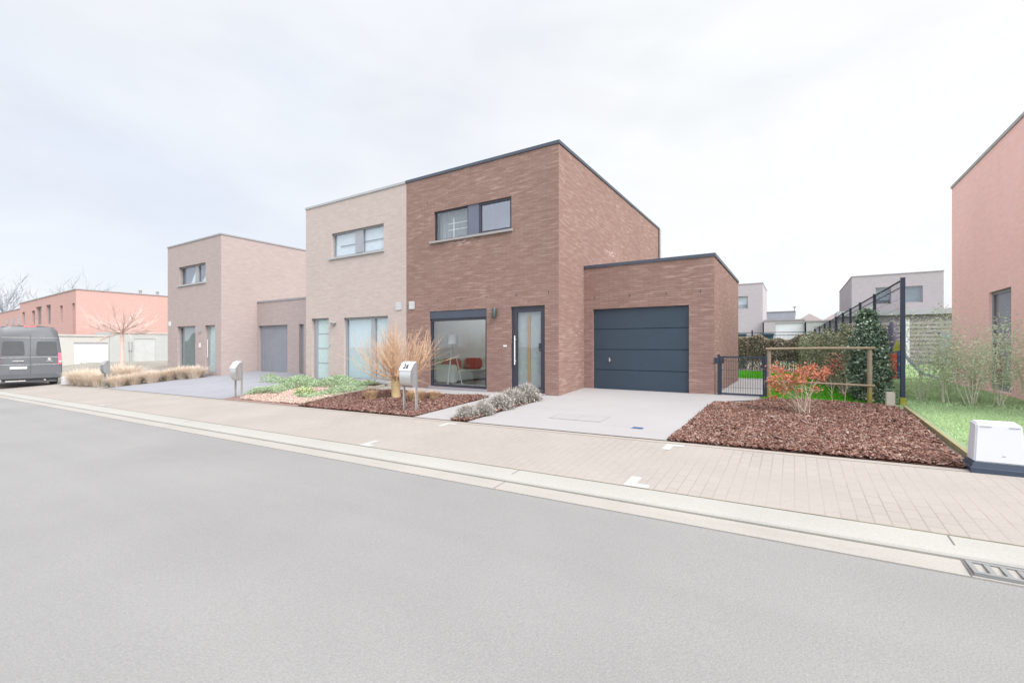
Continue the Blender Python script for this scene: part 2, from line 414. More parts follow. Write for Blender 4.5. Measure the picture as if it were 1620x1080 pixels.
# ------------------------------------------------------------------ ground sheets
def sheet(name, xs, ys, mat, dz=0., kind='structure', zf=g):
    b = MB(); n = len(xs)
    for y in ys:
        for x in xs: b.v.append((x, y, zf(x, y)+dz))
    for j in range(len(ys)-1):
        for i in range(n-1): b.f.append((j*n+i, j*n+i+1, (j+1)*n+i+1, (j+1)*n+i))
    o = b.build(name, mat, fix=False); tag(o, kind=kind); return o
def patches(name, mat, quads, dz, n=8, kind='structure'):
    b = MB()
    for (p0, p1, p2, p3) in quads:
        k = len(b.v)
        for j in range(n+1):
            for i in range(n+1):
                s, t = i/n, j/n
                x = (1-t)*((1-s)*p0[0]+s*p1[0])+t*((1-s)*p3[0]+s*p2[0]); y = (1-t)*((1-s)*p0[1]+s*p1[1])+t*((1-s)*p3[1]+s*p2[1])
                b.v.append((x, y, g(x, y)+dz))
        for j in range(n):
            for i in range(n):
                a = k+j*(n+1)+i; b.f.append((a, a+1, a+n+2, a+n+1))
    o = b.build(name, mat, fix=False); tag(o, kind=kind); return o
XL = [-300, -150, -80, -60, -50, -45, -40] + [-37+1.*i for i in range(0, 48)] + [14, 20, 40, 80, 200]
tag(MB().quad((-3000,-3000,-.9), (3000,-3000,-.9), (3000,3000,-.9), (-3000,3000,-.9)).build('ground', M['ground']), kind='structure')
sheet('road', XL, [-3, -1, 1, 2, 3, YK-.002], M['asphalt'])
def strip(name, y0, y1, z0, z1, mat, skirt=.12):
    b = MB(); xs = XL
    for i in range(len(xs)-1):
        xa, xb = xs[i], xs[i+1]; a, c = zs(xa), zs(xb)
        b.quad((xa,y0,z0+a), (xb,y0,z0+c), (xb,y1,z1+c), (xa,y1,z1+a))
        b.quad((xa,y0,z0+a-skirt), (xb,y0,z0+c-skirt), (xb,y0,z0+c), (xa,y0,z0+a))
    return tag(b.build(name, mat, fix=False), kind='structure')
strip('gutter', YK, YM-.026, -.325, -.31, M['gutter'])
b = MB()                                                       # kerb with a rounded face, sunk joint behind it
for i in range(len(XL)-1):
    xa, xb = XL[i], XL[i+1]; a, c = zs(xa), zs(xb)
    pf = [(YM,-.36),(YM,-.303),(YM+.012,-.288),(YM+.05,-.272),(YM+.12,-.262),(YE-.012,-.251),(YE-.012,-.30)]
    for (y0,z0),(y1,z1) in zip(pf, pf[1:]): b.quad((xa,y0,z0+a), (xb,y0,z0+c), (xb,y1,z1+c), (xa,y1,z1+a))
tag(b.build('kerb', M['kerb'], fix=False), kind='structure')
strip('kerb_joint', YM-.026, YM, -.314, -.316, M['joint'], .05)
strip('pavement_joint', YE-.012, YE+.016, -.2515, -.2515, M['joint'], .05)
sheet('pavement', XL, [YE, 5.2, 5.9, YB-.1], M['pave'])
sheet('pavement_edging', XL, [YB-.1, YB], M['edging'], .003)
sheet('terrain', XL, [YB, 7.2, 7.8, 8.4, 9.0, 9.6, 10.2, 10.8, YG, 14, 20, 40, 80, 200], M['ground'])
sheet('far_pavement', XL, [-5.4, -2.75], M['pave'], .03)  # unseen opposite side of the street, added so windows reflect paler ground
sheet('far_verge', XL, [-40, -12, -5.41], M['lawnbase2'], .05)  # unseen pale ground behind the camera, also added for the window reflections
b = MB()                                                       # transverse joints in kerb and gutter
for xj in (-18.9, -10.9, -2.76, .97):
    for y0, y1, z0, z1 in ((YK,YM-.012,-.325,-.31), (YM+.12,YE-.012,-.262,-.251)):
        a = zs(xj)+.002; b.quad((xj-.005,y0,z0+a), (xj+.005,y0,z0+a), (xj+.005,y1,z1+a), (xj-.005,y1,z1+a))
tag(b.build('kerb_gap', M['jointdark'], fix=False), kind='structure')
# pale marker pavers that mark out the parking bays
mk = MB()
def mark(x0, x1, y0, y1): mk.quad(*[(x, y, g(x, y)+.004) for x, y in ((x0,y0),(x1,y0),(x1,y1),(x0,y1))])
for x in (-1.52, -5.64, -16.7):
    mark(x, x+.12, YE+.02, YE+.34); mark(x+.12, x+.26, YE+.02, YE+.13)
for x, s in ((-1.5, 1), (-5.42, 1), (-16.4, 1)):
    mark(x, x+.11, 6.14, 6.46); mark(x+.11, x+.24, 6.35, 6.46)
tag(mk.build('pavement_marking', M['marker'], fix=False), kind='structure')
# drain with slanted bars in the gutter
dr = thing('gutter_drain', 'pale iron gutter drain with slots at the kerb', 'drain', (1.25, 4.16, g(1.25, 4.16)))
fr = MB(); x0, x1, y0, y1 = .985, 1.62, YK+.015, YM-.02
zt = g(1.25, 4.16)+.012
fr.box(x0, x1, y0, y0+.03, zt-.03, zt); fr.box(x0, x1, y1-.03, y1, zt-.03, zt); fr.box(x0, x0+.03, y0+.03, y1-.03, zt-.03, zt); fr.box(x1-.03, x1, y0+.03, y1-.03, zt-.03, zt)
fr.build('frame', M['grate'], dr)
gr = MB()
for i in range(7): gr.box(x0+.085+i*.078, x0+.115+i*.078, y0+.03, y1-.03, zt-.03, zt-.002)
gr.build('grate', M['grate'], dr)
MB().box(x0+.03, x1-.03, y0+.03, y1-.03, zt-.04, zt-.028).build('drain_pit', M['drainpit'], dr)

# front gardens
patches('driveway', M['drive'], [((-5.1,6.6), (-1.55,6.6), (-1.43,10.3), (-4.98,9.2)), ((-4.98,9.2), (-1.43,10.3), (-1.43,11.44), (-4.83,11.44)),
                                 ((-6.4,9.18), (-4.98,9.2), (-4.87,9.9), (-6.4,9.9)), ((-9.95,9.2), (-6.4,9.18), (-6.4,9.9), (-9.95,9.9)),
                                 ((-6.44,6.6), (-5.50,6.6), (-5.58,9.19), (-6.37,9.18))], .012)
patches('garden_path', M['drive'], [((-1.43,10.3), (-.62,10.97), (-.66,11.44), (-1.43,11.44)), ((-1.57,11.44), (-.6,11.44), (-.8,17.8), (-1.57,17.8)), ((-6,16.8), (-1.57,16.8), (-1.57,17.8), (-6,17.8))], .016)
patches('bark_bed', M['soil'], [((-1.54,6.6), (1.6,6.6), (1.66,10.4), (-1.42,10.3)), ((-.9,10.36), (1.66,10.4), (1.6,11.25), (-.59,11.0)),
                                ((-10.3,6.6), (-6.45,6.6), (-6.38,9.17), (-10.75,9.2)), ((-5.5,6.6), (-5.1,6.6), (-4.98,9.2), (-5.58,9.15))], .010)
patches('pale_bark_bed', M['soil_pale'], [((-13.9,6.6), (-10.35,6.6), (-10.83,9.88), (-17.0,9.88))], .010)
patches('blue_grey_driveway', M['drive_far'], [((-23.0,6.6), (-13.95,6.6), (-15.0,11.44), (-21.0,11.44)), ((-23.4,8.6), (-21.7,8.6), (-21.0,9.89), (-24.0,9.89))], .012)
patches('lawn_base', M['lawnbase'], [((-.62,11.02), (1.6,11.3), (1.75,11.6), (-.6,11.44)), ((-.6,11.44), (1.75,11.44), (.85,24.0), (-.95,24.0)), ((-6,17.82), (-.8,17.8), (-.95,23.3), (-6,23.3))], .006)
patches('side_lawn', M['lawnbase2'], [((1.82,6.6), (14,6.6), (14,20), (1.2,20)), ((1.2,20), (14,20), (14,38), (-2,38))], .006)

def rand_rot(n, tilt=1.):
    a = rng.uniform(0, 2*np.pi, n)
    ax = np.stack([np.cos(a), np.sin(a), np.zeros(n)], 1)
    nz = np.stack([rng.normal(0, tilt, n), rng.normal(0, tilt, n), np.ones(n)], 1); nz /= np.linalg.norm(nz, axis=1, keepdims=True)
    t = ax-nz*np.sum(ax*nz, 1, keepdims=True); t /= np.linalg.norm(t, axis=1, keepdims=True)
    return t, np.cross(nz, t), nz
gv = np.vectorize(g)
def inquad(p, n):
    s, t = rng.random(n), rng.random(n)
    P = [np.array(q) for q in p]
    return ((1-t)*(1-s))[:,None]*P[0]+((1-t)*s)[:,None]*P[1]+(t*s)[:,None]*P[2]+(t*(1-s))[:,None]*P[3]
BOXF = np.array([[0,3,2,1],[4,5,6,7],[0,1,5,4],[1,2,6,5],[2,3,7,6],[3,0,4,7]])
def chips(name, quads, per, mat, big=1.):
    xy = []
    for q in quads:
        P = [np.array(p) for p in q]
        d1, d2 = P[2]-P[0], P[3]-P[1]; A = abs(d1[0]*d2[1]-d1[1]*d2[0])/2
        xy.append(inquad(q, int(A*per)))
    xy = np.concatenate(xy); n = len(xy)
    mound = .02*np.sin(xy[:,0]*2.3+1)*np.cos(xy[:,1]*1.7)+.012
    z = gv(xy[:,0], xy[:,1])+.012+np.clip(mound, 0, 1)+rng.random(n)*.02
    t, u, w = rand_rot(n, .45)
    L = rng.gamma(2.2, .0095, n)*big+.007; W = rng.gamma(3, .0034, n)*big+.0045; T = rng.uniform(.002,.006,n)
    c = np.stack([xy[:,0], xy[:,1], z], 1)
    cs = []
    for sx, sy, sz in ((-1,-1,-1),(1,-1,-1),(1,1,-1),(-1,1,-1),(-1,-1,1),(1,-1,1),(1,1,1),(-1,1,1)):
        k = rng.uniform(.6,1.1,n)
        cs.append(c+t*(sx*L*k)[:,None]+u*(sy*W*k)[:,None]+w*(sz*T)[:,None])
    v = np.stack(cs, 1).reshape(-1,3).astype(np.float32)
    f = (np.arange(n)[:,None,None]*8+BOXF[None]).reshape(-1,4)
    me = bpy.data.meshes.new(name)
    me.vertices.add(len(v)); me.vertices.foreach_set('co', v.ravel())
    me.loops.add(f.size); me.loops.foreach_set('vertex_index', f.ravel().astype(np.int32))
    me.polygons.add(len(f)); me.polygons.foreach_set('loop_start', np.arange(0, f.size, 4, dtype=np.int32))
    me.update(calc_edges=True)
    o = link(name, me, mat); tag(o, kind='stuff'); return o
chips('bark_chips', [((-1.53,6.62), (1.58,6.62), (1.63,10.4), (-1.41,10.28)), ((-.9,10.36), (1.63,10.4), (1.58,11.22), (-.58,10.98))], 3300, M['chips'], .8)
chips('red_bark_chips', [((-10.28,6.62), (-6.46,6.62), (-6.39,9.15), (-10.72,9.18)), ((-5.49,6.62), (-5.11,6.62), (-5.0,9.15), (-5.57,9.13))], 2000, M['chips_red'], .9)
chips('pale_bark_chips', [((-13.3,6.75), (-10.5,6.75), (-10.9,9.6), (-15.0,9.6))], 1100, M['chips_pale'], 1.0)
def blades(name, quads, per, mat, h=.045, w=.006, kind='stuff'):
    xy = []
    for q in quads:
        P = [np.array(p) for p in q]; d1, d2 = P[2]-P[0], P[3]-P[1]; A = abs(d1[0]*d2[1]-d1[1]*d2[0])/2
        xy.append(inquad(q, int(A*per)))
    xy = np.concatenate(xy); n = len(xy); z = gv(xy[:,0], xy[:,1])+.004
    a = rng.uniform(0, 2*np.pi, n); d = np.stack([np.cos(a), np.sin(a), np.zeros(n)], 1)
    c = np.stack([xy[:,0], xy[:,1], z], 1); hh = h*rng.uniform(.5,1.3,n)
    lean = np.stack([rng.normal(0,.35,n), rng.normal(0,.35,n), np.ones(n)], 1)
    ww = w*rng.uniform(.7,1.4,n)
    v = np.stack([c-d*ww[:,None], c+d*ww[:,None], c+lean*hh[:,None]], 1).reshape(-1,3)
    o = np_mesh(name, v, 3, mat); tag(o, kind=kind); return o
blades('lawn_grass', [((-.6,11.05), (1.6,11.32), (1.0,24.0), (-.95,24.0)), ((-3,17.84), (-.82,17.84), (-.95,23.3), (-3,23.3))], 1500, M['lawn'], .035, .008)
blades('side_lawn_grass', [((1.84,6.62), (4.0,6.62), (4.0,11.5), (1.84,11.5)), ((4.0,6.62), (9.5,6.62), (9.5,9.86), (4.0,9.86))], 5000, M['lawn2'], .028, .006)
blades('far_lawn_grass', [((1.8,11.5), (4.0,11.5), (4.0,19), (1.4,19)), ((1.3,19), (6,19), (7,36), (.6,36))], 700, M['lawn2'], .05, .016)

# ------------------------------------------------------------------ houses
def wall_x(mb, y, x0, x1, z0, z1, ops=(), depth=.12):
    """wall in the plane Y=y; reveals go to +Y"""
    xs = sorted({x0, x1, *[v for o in ops for v in o[:2]]}); zz = sorted({z0, z1, *[v for o in ops for v in o[2:4]]})
    for i in range(len(xs)-1):
        for j in range(len(zz)-1):
            cx, cz = (xs[i]+xs[i+1])/2, (zz[j]+zz[j+1])/2
            if any(o[0] < cx < o[1] and o[2] < cz < o[3] for o in ops): continue
            mb.quad((xs[i],y,zz[j]), (xs[i+1],y,zz[j]), (xs[i+1],y,zz[j+1]), (xs[i],y,zz[j+1]))
    for a, c, e, f in [o[:4] for o in ops]:
        mb.quad((a,y,e), (a,y,f), (a,y+depth,f), (a,y+depth,e)); mb.quad((c,y,f), (c,y,e), (c,y+depth,e), (c,y+depth,f))
        mb.quad((a,y,f), (c,y,f), (c,y+depth,f), (a,y+depth,f)); mb.quad((c,y,e), (a,y,e), (a,y+depth,e), (c,y+depth,e))
def wall_y(mb, x, y0, y1, z0, z1, ops=(), depth=.12, sgn=1):
    ys = sorted({y0, y1, *[v for o in ops for v in o[:2]]}); zz = sorted({z0, z1, *[v for o in ops for v in o[2:4]]})
    for i in range(len(ys)-1):
        for j in range(len(zz)-1):
            cy, cz = (ys[i]+ys[i+1])/2, (zz[j]+zz[j+1])/2
            if any(o[0] < cy < o[1] and o[2] < cz < o[3] for o in ops): continue
            mb.quad((x,ys[i],zz[j]), (x,ys[i+1],zz[j]), (x,ys[i+1],zz[j+1]), (x,ys[i],zz[j+1]))
    d = depth*sgn
    for a, c, e, f in [o[:4] for o in ops]:
        mb.quad((x,a,e), (x,a,f), (x+d,a,f), (x+d,a,e)); mb.quad((x,c,f), (x,c,e), (x+d,c,e), (x+d,c,f))
        mb.quad((x,a,f), (x,c,f), (x+d,c,f), (x+d,a,f)); mb.quad((x,c,e), (x,a,e), (x+d,a,e), (x+d,c,e))
def trim(mb, x0, x1, y0, y1, z0, z1, o=.025, i=.12):
    mb.box(x0-o, x1+o, y0-o, y0+i, z0, z1); mb.box(x0-o, x1+o, y1-i, y1+o, z0, z1)
    mb.box(x0-o, x0+i, y0+i, y1-i, z0, z1); mb.box(x1-i, x1+o, y0+i, y1-i, z0, z1)
def frame_x(mb, x0, x1, z0, z1, y, w=.05, d=.06):
    mb.box(x0, x1, y, y+d, z0, z0+w); mb.box(x0, x1, y, y+d, z1-w, z1); mb.box(x0, x0+w, y, y+d, z0+w, z1-w); mb.box(x1-w, x1, y, y+d, z0+w, z1-w)
def pane_x(x0, x1, z0, z1, y, mat, par, name='pane'):
    return MB().box(x0, x1, y, y+.012, z0, z1).build(name, mat, par)

# --- the brown brick house
Y0 = 9.9; XA, XB = -9.951, -4.848
hs = thing('brick_house', 'brown brick house with slate blue garage door and glass front door', 'house', ((XA+XB)/2, 14, .0))
UW = (-8.85, -6.205, 4.235, 5.075); BW = (-9.02, -6.99, .04, 2.21); DR = (-6.22, -5.23, .02, 2.215)
w = MB(); wall_x(w, Y0, XA, XB, -.5, 6.12, [UW, BW, DR])
wall_y(w, XB, Y0, 19.5, -.5, 6.12, sgn=-1); wall_y(w, XA, Y0, 19.5, -.5, 6.12)
RW = (-9.6, -5.4, .06, 2.4)  # unseen rear glazing, added to let daylight into the living room
wall_x(w, 19.5, XA, XB, -.5, 6.12, [RW], -.12)
w.build('wall', M['brick'], hs, fix=False)
r = MB(); r.box(XA+.12, XB-.12, Y0+.12, 11.3, 5.9, 6.0); r.box(XA+.12, XB-.12, 15.0, 19.38, 5.9, 6.0); r.box(-6.6, XB-.12, 11.3, 15.0, 5.9, 6.0); ro = r.build('roof', M['roofdeck'], hs)
MB().box(XA+.12, -6.6, 11.3, 15.0, 5.98, 6.0).build('roof_light', M['glass'], ro)  # unseen skylight added to brighten the living room
t = MB(); trim(t, XA, XB, Y0, 19.5, 6.115, 6.195); t.build('roof_trim', M['trim_dark'], hs)
# upstairs window
f = MB(); y = Y0+.05
frame_x(f, UW[0], -7.63, UW[2], UW[3], y, .035); frame_x(f, -7.27, UW[1], UW[2], UW[3], y-.01, .065)
wu = f.build('window', M['frame'], hs)
MB().box(-7.63, -7.27, y-.02, y+.05, UW[2], UW[3]).build('mullion_panel', M['panel_blue'], wu)
pane_x(UW[0]+.035, -7.665, UW[2]+.035, UW[3]-.035, y+.02, M['glass_mid'], wu)
pane_x(-7.205, UW[1]-.065, UW[2]+.065, UW[3]-.065, y+.02, M['glass_sky'], wu)
c = MB()
for i in range(24):                                                # a softly pleated net curtain
    x = UW[0]+.03+i*.05; dz = .02*math.sin(i*1.9)
    c.quad((x,y+.2+dz,UW[2]), (x+.05,y+.2+.02*math.sin((i+1)*1.9),UW[2]), (x+.05,y+.2+.02*math.sin((i+1)*1.9),UW[3]), (x,y+.2+dz,UW[3]))
c.build('curtain', M['curtain'], wu, True)
m = MB()
for x in (-8.25,): m.box(x, x+.02, y+.1, y+.12, UW[2]+.05, UW[3]-.22)
for z in (4.52, 4.70): m.box(UW[0]+.4, -7.67, y+.121, y+.135, z, z+.014)
m.build('muntin', M['blind'], wu)  # pale bars built in place of cross lines reflected in the glass
MB().box(-7.3, UW[1]+.1, y+.6, y+.62, UW[2]-.2, UW[3]+.2).build('blind', M['dim'], wu)  # screen behind the pane, coloured like the sky reflected in it
sl = MB(); sl.box(-8.985, -6.16, Y0-.06, Y0+.05, 4.165, 4.225); sl.build('sill', M['stone'], wu)
# ground floor window
f = MB(); frame_x(f, BW[0], BW[1], BW[2], BW[3]-.22, y, .07, .07)
wb = f.build('window', M['frame'], hs)
MB().box(BW[0]+.001, BW[1]-.001, Y0+.02, Y0+.14, BW[3]-.22, BW[3]-.001).build('shutter_box', M['trim_dark'], wb)
pane_x(BW[0]+.07, BW[1]-.07, BW[2]+.07, BW[3]-.29, y+.03, M['glass'], wb)
MB().box(BW[0]-.02, BW[1]+.02, Y0-.05, Y0+.05, -.06, .038).build('sill', M['plinth'], wb)
# front door
f = MB(); frame_x(f, DR[0]+.002, DR[1]-.002, DR[2]+.002, DR[3]-.002, y, .055, .07)
fd = f.build('door', M['frame'], hs)
f = MB(); frame_x(f, DR[0]+.057, DR[1]-.057, DR[2]+.057, DR[3]-.057, y+.012, .09, .05); f.build('door_leaf', M['frame'], fd)
pane_x(DR[0]+.147, DR[1]-.147, DR[2]+.147, DR[3]-.147, y+.03, M['glass'], fd)
MB().box(DR[0]+.06, DR[1]-.06, y+.09, y+.1, DR[2], DR[3]).build('frosted_panel', M['frost'], fd)
MB().box(-5.77, -5.715, y+.055, y+.088, DR[2]+.15, 1.98).build('wood_strip', M['woodbar'], fd)
h = MB(); h.tube([(-6.105,y-.05,.72), (-6.105,y-.05,1.47)], .016, 8)
for z in (.82, 1.37): h.tube([(-6.105,y-.05,z), (-6.105,y+.012,z)], .01, 6)
h.build('handle', M['steel_pale'], fd, True)
k = MB(); k.box(-5.43, -5.36, y-.004, y+.03, 1.12, 1.27, .006); k.box(-5.425, -5.365, y, y+.03, 1.065, 1.11, .006); k.build('keypad', M['black'], fd)
k = MB(); k.box(DR[0]-.02, DR[1]+.02, Y0-.06, Y0+.05, -.07, .018); k.build('threshold', M['plinth'], fd)
MB().tube([(XB+.06,19.4,-.1), (XB+.06,19.4,6.1)], .05, 10).build('downpipe', M['trim_pale'], hs, True)
# lamp, bell, vent on the facade are separate pieces that move with the house
lp = MB()
rr = [(0,.0),(.058,.0),(.062,.012),(.062,.255),(.056,.268),(0,.268)]
ring = lambda q, z: [(-6.69+q*math.cos(a), Y0-.085+q*math.sin(a), z) for a in [i*math.pi/8 for i in range(16)]]
lp.loft([ring(max(q,.002), 1.935+z) for q, z in rr]); lp.box(-6.71, -6.67, Y0-.04, Y0-.0, 2.0, 2.14)
lp.build('wall_lamp', M['lampmetal'], hs, True)
bl = MB(); bl.box(-6.45, -6.34, Y0-.02, Y0-.0, 1.18, 1.225, .006); bl.build('doorbell', M['steel_pale'], hs)
def vent(x0, x1, z0, z1, par, mat):
    v = MB(); v.box(x0, x1, Y0-.012, Y0-.001, z0, z1)
    o = v.build('wall_vent', mat, par)
    q = MB(); n = 4
    for i in range(n+1):
        x = x0+(x1-x0-.018)*i/n; q.box(x, x+.018, Y0-.026, Y0-.012, z0, z1)
    for i in range(n+1):
        z = z0+(z1-z0-.018)*i/n; q.box(x0, x1, Y0-.024, Y0-.0121, z, z+.018)
    q.build('vent_grille', M['white'], o)
vent(-9.82, -9.61, 2.31, 2.54, hs, M['trim_pale'])
for x, z in ((-9.108,5.387), (-6.052,2.519), (-6.984,2.508), (-5.123,2.524), (-7.842,2.523), (-8.7,2.52)):
    MB().box(x-.008, x+.008, Y0-.004, Y0+.01, z-.035, z+.03).build('weep_hole', M['black'], hs)
for x in (-4.537, -3.592, -2.677, -1.89):
    MB().box(x-.009, x+.009, 11.446, 11.46, 2.465, 2.53).build('weep_hole', M['black'], hs)
# garage
GX1 = -1.585; GD = (-4.59, -2.146, -.1, 2.185)
w = MB(); wall_x(w, YG, XB, GX1, -.5, 3.3, [GD]); wall_y(w, GX1, YG, 16.75, -.5, 3.3, sgn=-1); wall_x(w, 16.75, XB, GX1, -.5, 3.3, (), -.1)
w.build('garage_wall', M['brick'], hs, fix=False)
MB().box(XB, GX1-.1, YG+.1, 16.65, 3.1, 3.2).build('garage_roof', M['roofdeck'], hs)
t = MB(); t.box(XB+.003, GX1+.025, YG-.025, YG+.1, 3.295, 3.372); t.box(GX1-.1, GX1+.025, YG+.1, 16.775, 3.295, 3.372); t.box(XB+.003, GX1-.1, 16.65, 16.775, 3.295, 3.372)
t.build('garage_roof_trim', M['trim_dark'], hs)
d = MB(); zz0, zz1 = .035, GD[3]; n = 4; hh = (zz1-zz0)/n; yd = YG+.07
for i in range(n):
    za, zb = zz0+i*hh, zz0+(i+1)*hh; e = .010
    d.quad((GD[0],yd,za+e), (GD[1],yd,za+e), (GD[1],yd,zb-e), (GD[0],yd,zb-e))
    d.quad((GD[0],yd,zb-e), (GD[1],yd,zb-e), (GD[1],yd+.02,zb), (GD[0],yd+.02,zb)); d.quad((GD[0],yd+.02,za), (GD[1],yd+.02,za), (GD[1],yd,za+e), (GD[0],yd,za+e))
gd = d.build('garage_door', M['gdoor'], hs, fix=False)
h = MB(); h.box(-4.165, -4.135, yd-.012, yd-.001, .79, .89); h.tube([(-4.15,yd-.012,.83), (-4.15,yd-.045,.83), (-4.09,yd-.05,.825)], .009, 6); h.build('handle', M['steel'], gd)
MB().box(GD[0], GD[1], yd-.01, yd+.03, .012, .034).build('door_seal', M['black'], gd)
MB().box(GD[0]-.0, GD[1], YG-.03, YG+.1, -.06, .0118+.0).build('threshold', M['plinth'], gd)
# living room seen through the window
q = MB(); LX0, LX1, LY0, LY1 = -9.9, -6.5, Y0+.125, 19.35
q.quad((LX0,LY0,0.03), (LX0,LY1,.03), (LX0,LY1,2.6), (LX0,LY0,2.6)); q.quad((LX1+1.5,LY0+1.5,.03), (LX1+1.5,LY1,.03), (LX1+1.5,LY1,2.6), (LX1+1.5,LY0+1.5,2.6))
q.quad((LX1,LY0,.03), (LX1,LY0+1.5,.03), (LX1,LY0+1.5,2.6), (LX1,LY0,2.6)); q.quad((LX1,LY0+1.5,.03), (LX1+1.5,LY0+1.5,.03), (LX1+1.5,LY0+1.5,2.6), (LX1,LY0+1.5,2.6))
q.quad((LX0,LY0,2.6), (LX1+1.5,LY0,2.6), (LX1+1.5,11.3,2.6), (LX0,11.3,2.6)); q.quad((LX0,15,2.6), (LX1+1.5,15,2.6), (LX1+1.5,LY1,2.6), (LX0,LY1,2.6)); q.quad((-6.6,11.3,2.6), (LX1+1.5,11.3,2.6), (LX1+1.5,15,2.6), (-6.6,15,2.6))
q.quad((LX0,11.3,2.6), (LX0,15,2.6), (LX0,15,5.95), (LX0,11.3,5.95)); q.quad((-6.6,11.3,2.6), (-6.6,15,2.6), (-6.6,15,5.95), (-6.6,11.3,5.95)); q.quad((LX0,11.3,2.6), (-6.6,11.3,2.6), (-6.6,11.3,5.95), (LX0,11.3,5.95)); q.quad((LX0,15,2.6), (-6.6,15,2.6), (-6.6,15,5.95), (LX0,15,5.95))  # tall shaft under the added skylight, bringing daylight down to the sofa
q.build('interior_wall', M['room'], hs, fix=False)
MB().quad((LX0,LY0-.05,.032), (LX1+1.5,LY0-.05,.032), (LX1+1.5,LY1,.032), (LX0,LY1,.032)).build('interior_floor', M['roomfloor'], hs, fix=False)
f = MB(); frame_x(f, RW[0], RW[1], RW[2], RW[3], 19.42, .06)
rw = f.build('window', M['frame'], hs); f = MB().box(-7.53, -7.47, 19.42, 19.47, RW[2]+.06, RW[3]-.06).build('mullion', M['frame'], rw)
pane_x(RW[0]+.06, RW[1]-.06, RW[2]+.06, RW[3]-.06, 19.44, M['glass'], rw)
# sofa and lamp in the room
so = thing('sofa', 'pale grey sofa with low arms seen through the ground floor window', 'sofa', (-9.3, 12.0, .035))
s = MB(); s.box(-9.8, -8.95, 11.05, 13.9, .12, .42, .03); s.build('seat', M['sofa'], so, True)
s = MB(); s.box(-9.86, -9.62, 11.0, 13.95, .1, .78, .04); s.build('backrest', M['sofa'], so, True)
s = MB(); s.box(-9.61, -8.88, 10.82, 11.04, .06, .62, .04); s.build('armrest', M['sofa'], so, True)
s = MB(); s.box(-9.61, -8.88, 13.91, 14.1, .06, .62, .04); s.build('armrest', M['sofa'], so, True)
s = MB(); s.box(-9.75, -8.98, 11.1, 13.9, .036, .12); s.build('base', M['black'], so)
for i, (yy, lab) in enumerate(((11.3,'red cushion at the near end of the sofa beside the lamp'), (12.45,'red cushion further along the sofa near the window edge'))):
    cu = thing('cushion', lab, 'cushion', (-9.4, yy, .43), 'red cushions on the sofa')
    s = MB(); s.box(-9.6, -9.14, yy-.22, yy+.3, .425, .8, .06); s.build('cover', M['red'], cu, True)
lm = thing('floor_lamp', 'white tripod floor lamp inside the window beside the sofa', 'lamp', (-8.75, 10.6, .035))
for a in (.4, 2.5, 4.6):
    MB().tube([(-8.75+.33*math.cos(a), 10.62+.2*math.sin(a), .036), (-8.75+.03*math.cos(a), 10.62+.03*math.sin(a), 1.28)], .011, 6).build('leg', M['white'], lm)
s = MB(); s.loft([[(-8.75+q*math.cos(a), 10.62+q*math.sin(a), z) for a in [i*math.pi/10 for i in range(20)]] for q, z in ((.17,1.27),(.13,1.55))]); s.build('lamp_shade', M['blind'], lm, True)

# --- pale neighbour
PX0, PX1 = -14.963, XA-.004
hn = thing('terraced_house', 'pale washed brick house joined to the brown brick house', 'house', ((PX0+PX1)/2, 14, 0))
UW2 = (-13.5, -10.94, 4.235, 5.06); BW2 = (-12.86, -10.75, .1, 2.15); DR2 = (-14.63, -13.665, .02, 2.18)
w = MB(); wall_x(w, Y0, PX0, PX1, -.5, 6.12, [UW2, BW2, DR2], .18); wall_y(w, PX0, Y0, 19.5, -.5, 6.12); wall_y(w, PX1, Y0, 19.5, -.5, 6.12, sgn=-1); wall_x(w, 19.5, PX0, PX1, -.5, 6.12)
w.build('wall', M['brick_pale'], hn, fix=False)
MB().box(PX0+.12, PX1-.12, Y0+.12, 19.4, 5.9, 6.0).build('roof', M['roofdeck'], hn)
t = MB(); trim(t, PX0, PX1-.03, Y0, 19.5, 6.115, 6.185); t.build('roof_trim', M['trim_pale'], hn)
v = MB(); v.tube([(-13.6,11.6,6.0), (-13.6,11.6,6.5), (-13.72,11.5,6.72)], .09, 10); v.build('roof_vent', M['trim_pale'], hn, True)
f = MB(); y = Y0+.08; frame_x(f, UW2[0], UW2[1], UW2[2], UW2[3], y, .05)
wn = f.build('window', M['frame_pale'], hn)
MB().box(-12.345, -11.97, y-.02, y+.05, UW2[2]+.05, UW2[3]-.05).build('mullion_panel', M['frame_pale'], wn)
pane_x(UW2[0]+.05, -12.35, UW2[2]+.05, UW2[3]-.05, y+.02, M['glass_mid'], wn); pane_x(-11.965, UW2[1]-.05, UW2[2]+.05, UW2[3]-.05, y+.02, M['glass_mid'], wn)
MB().box(UW2[0], UW2[1], y+.075, y+.09, UW2[2]-.1, UW2[3]+.1).build('blind', M['blind'], wn)
m = MB(); m.box(UW2[0]+.3, -12.4, y+.045, y+.06, 4.6, 4.625); m.build('muntin', M['frame_pale'], wn); m = MB(); m.box(-11.95, UW2[1]-.06, y+.045, y+.06, 4.62, 4.645); m.build('muntin', M['frame_pale'], wn)
MB().box(-13.62, -10.9, Y0-.05, Y0+.08, 4.165, 4.225).build('sill', M['trim_pale'], wn)
f = MB(); frame_x(f, BW2[0], BW2[1], BW2[2], BW2[3], y, .06); wn = f.build('window', M['frame_pale'], hn)
MB().box(-11.6, -11.42, y, y+.06, BW2[2]+.06, BW2[3]-.06).build('mullion', M['frame_pale'], wn)
pane_x(BW2[0]+.06, -11.6, BW2[2]+.06, BW2[3]-.06, y+.03, M['glass_mid'], wn); pane_x(-11.42, BW2[1]-.06, BW2[2]+.06, BW2[3]-.06, y+.03, M['glass_mid'], wn)
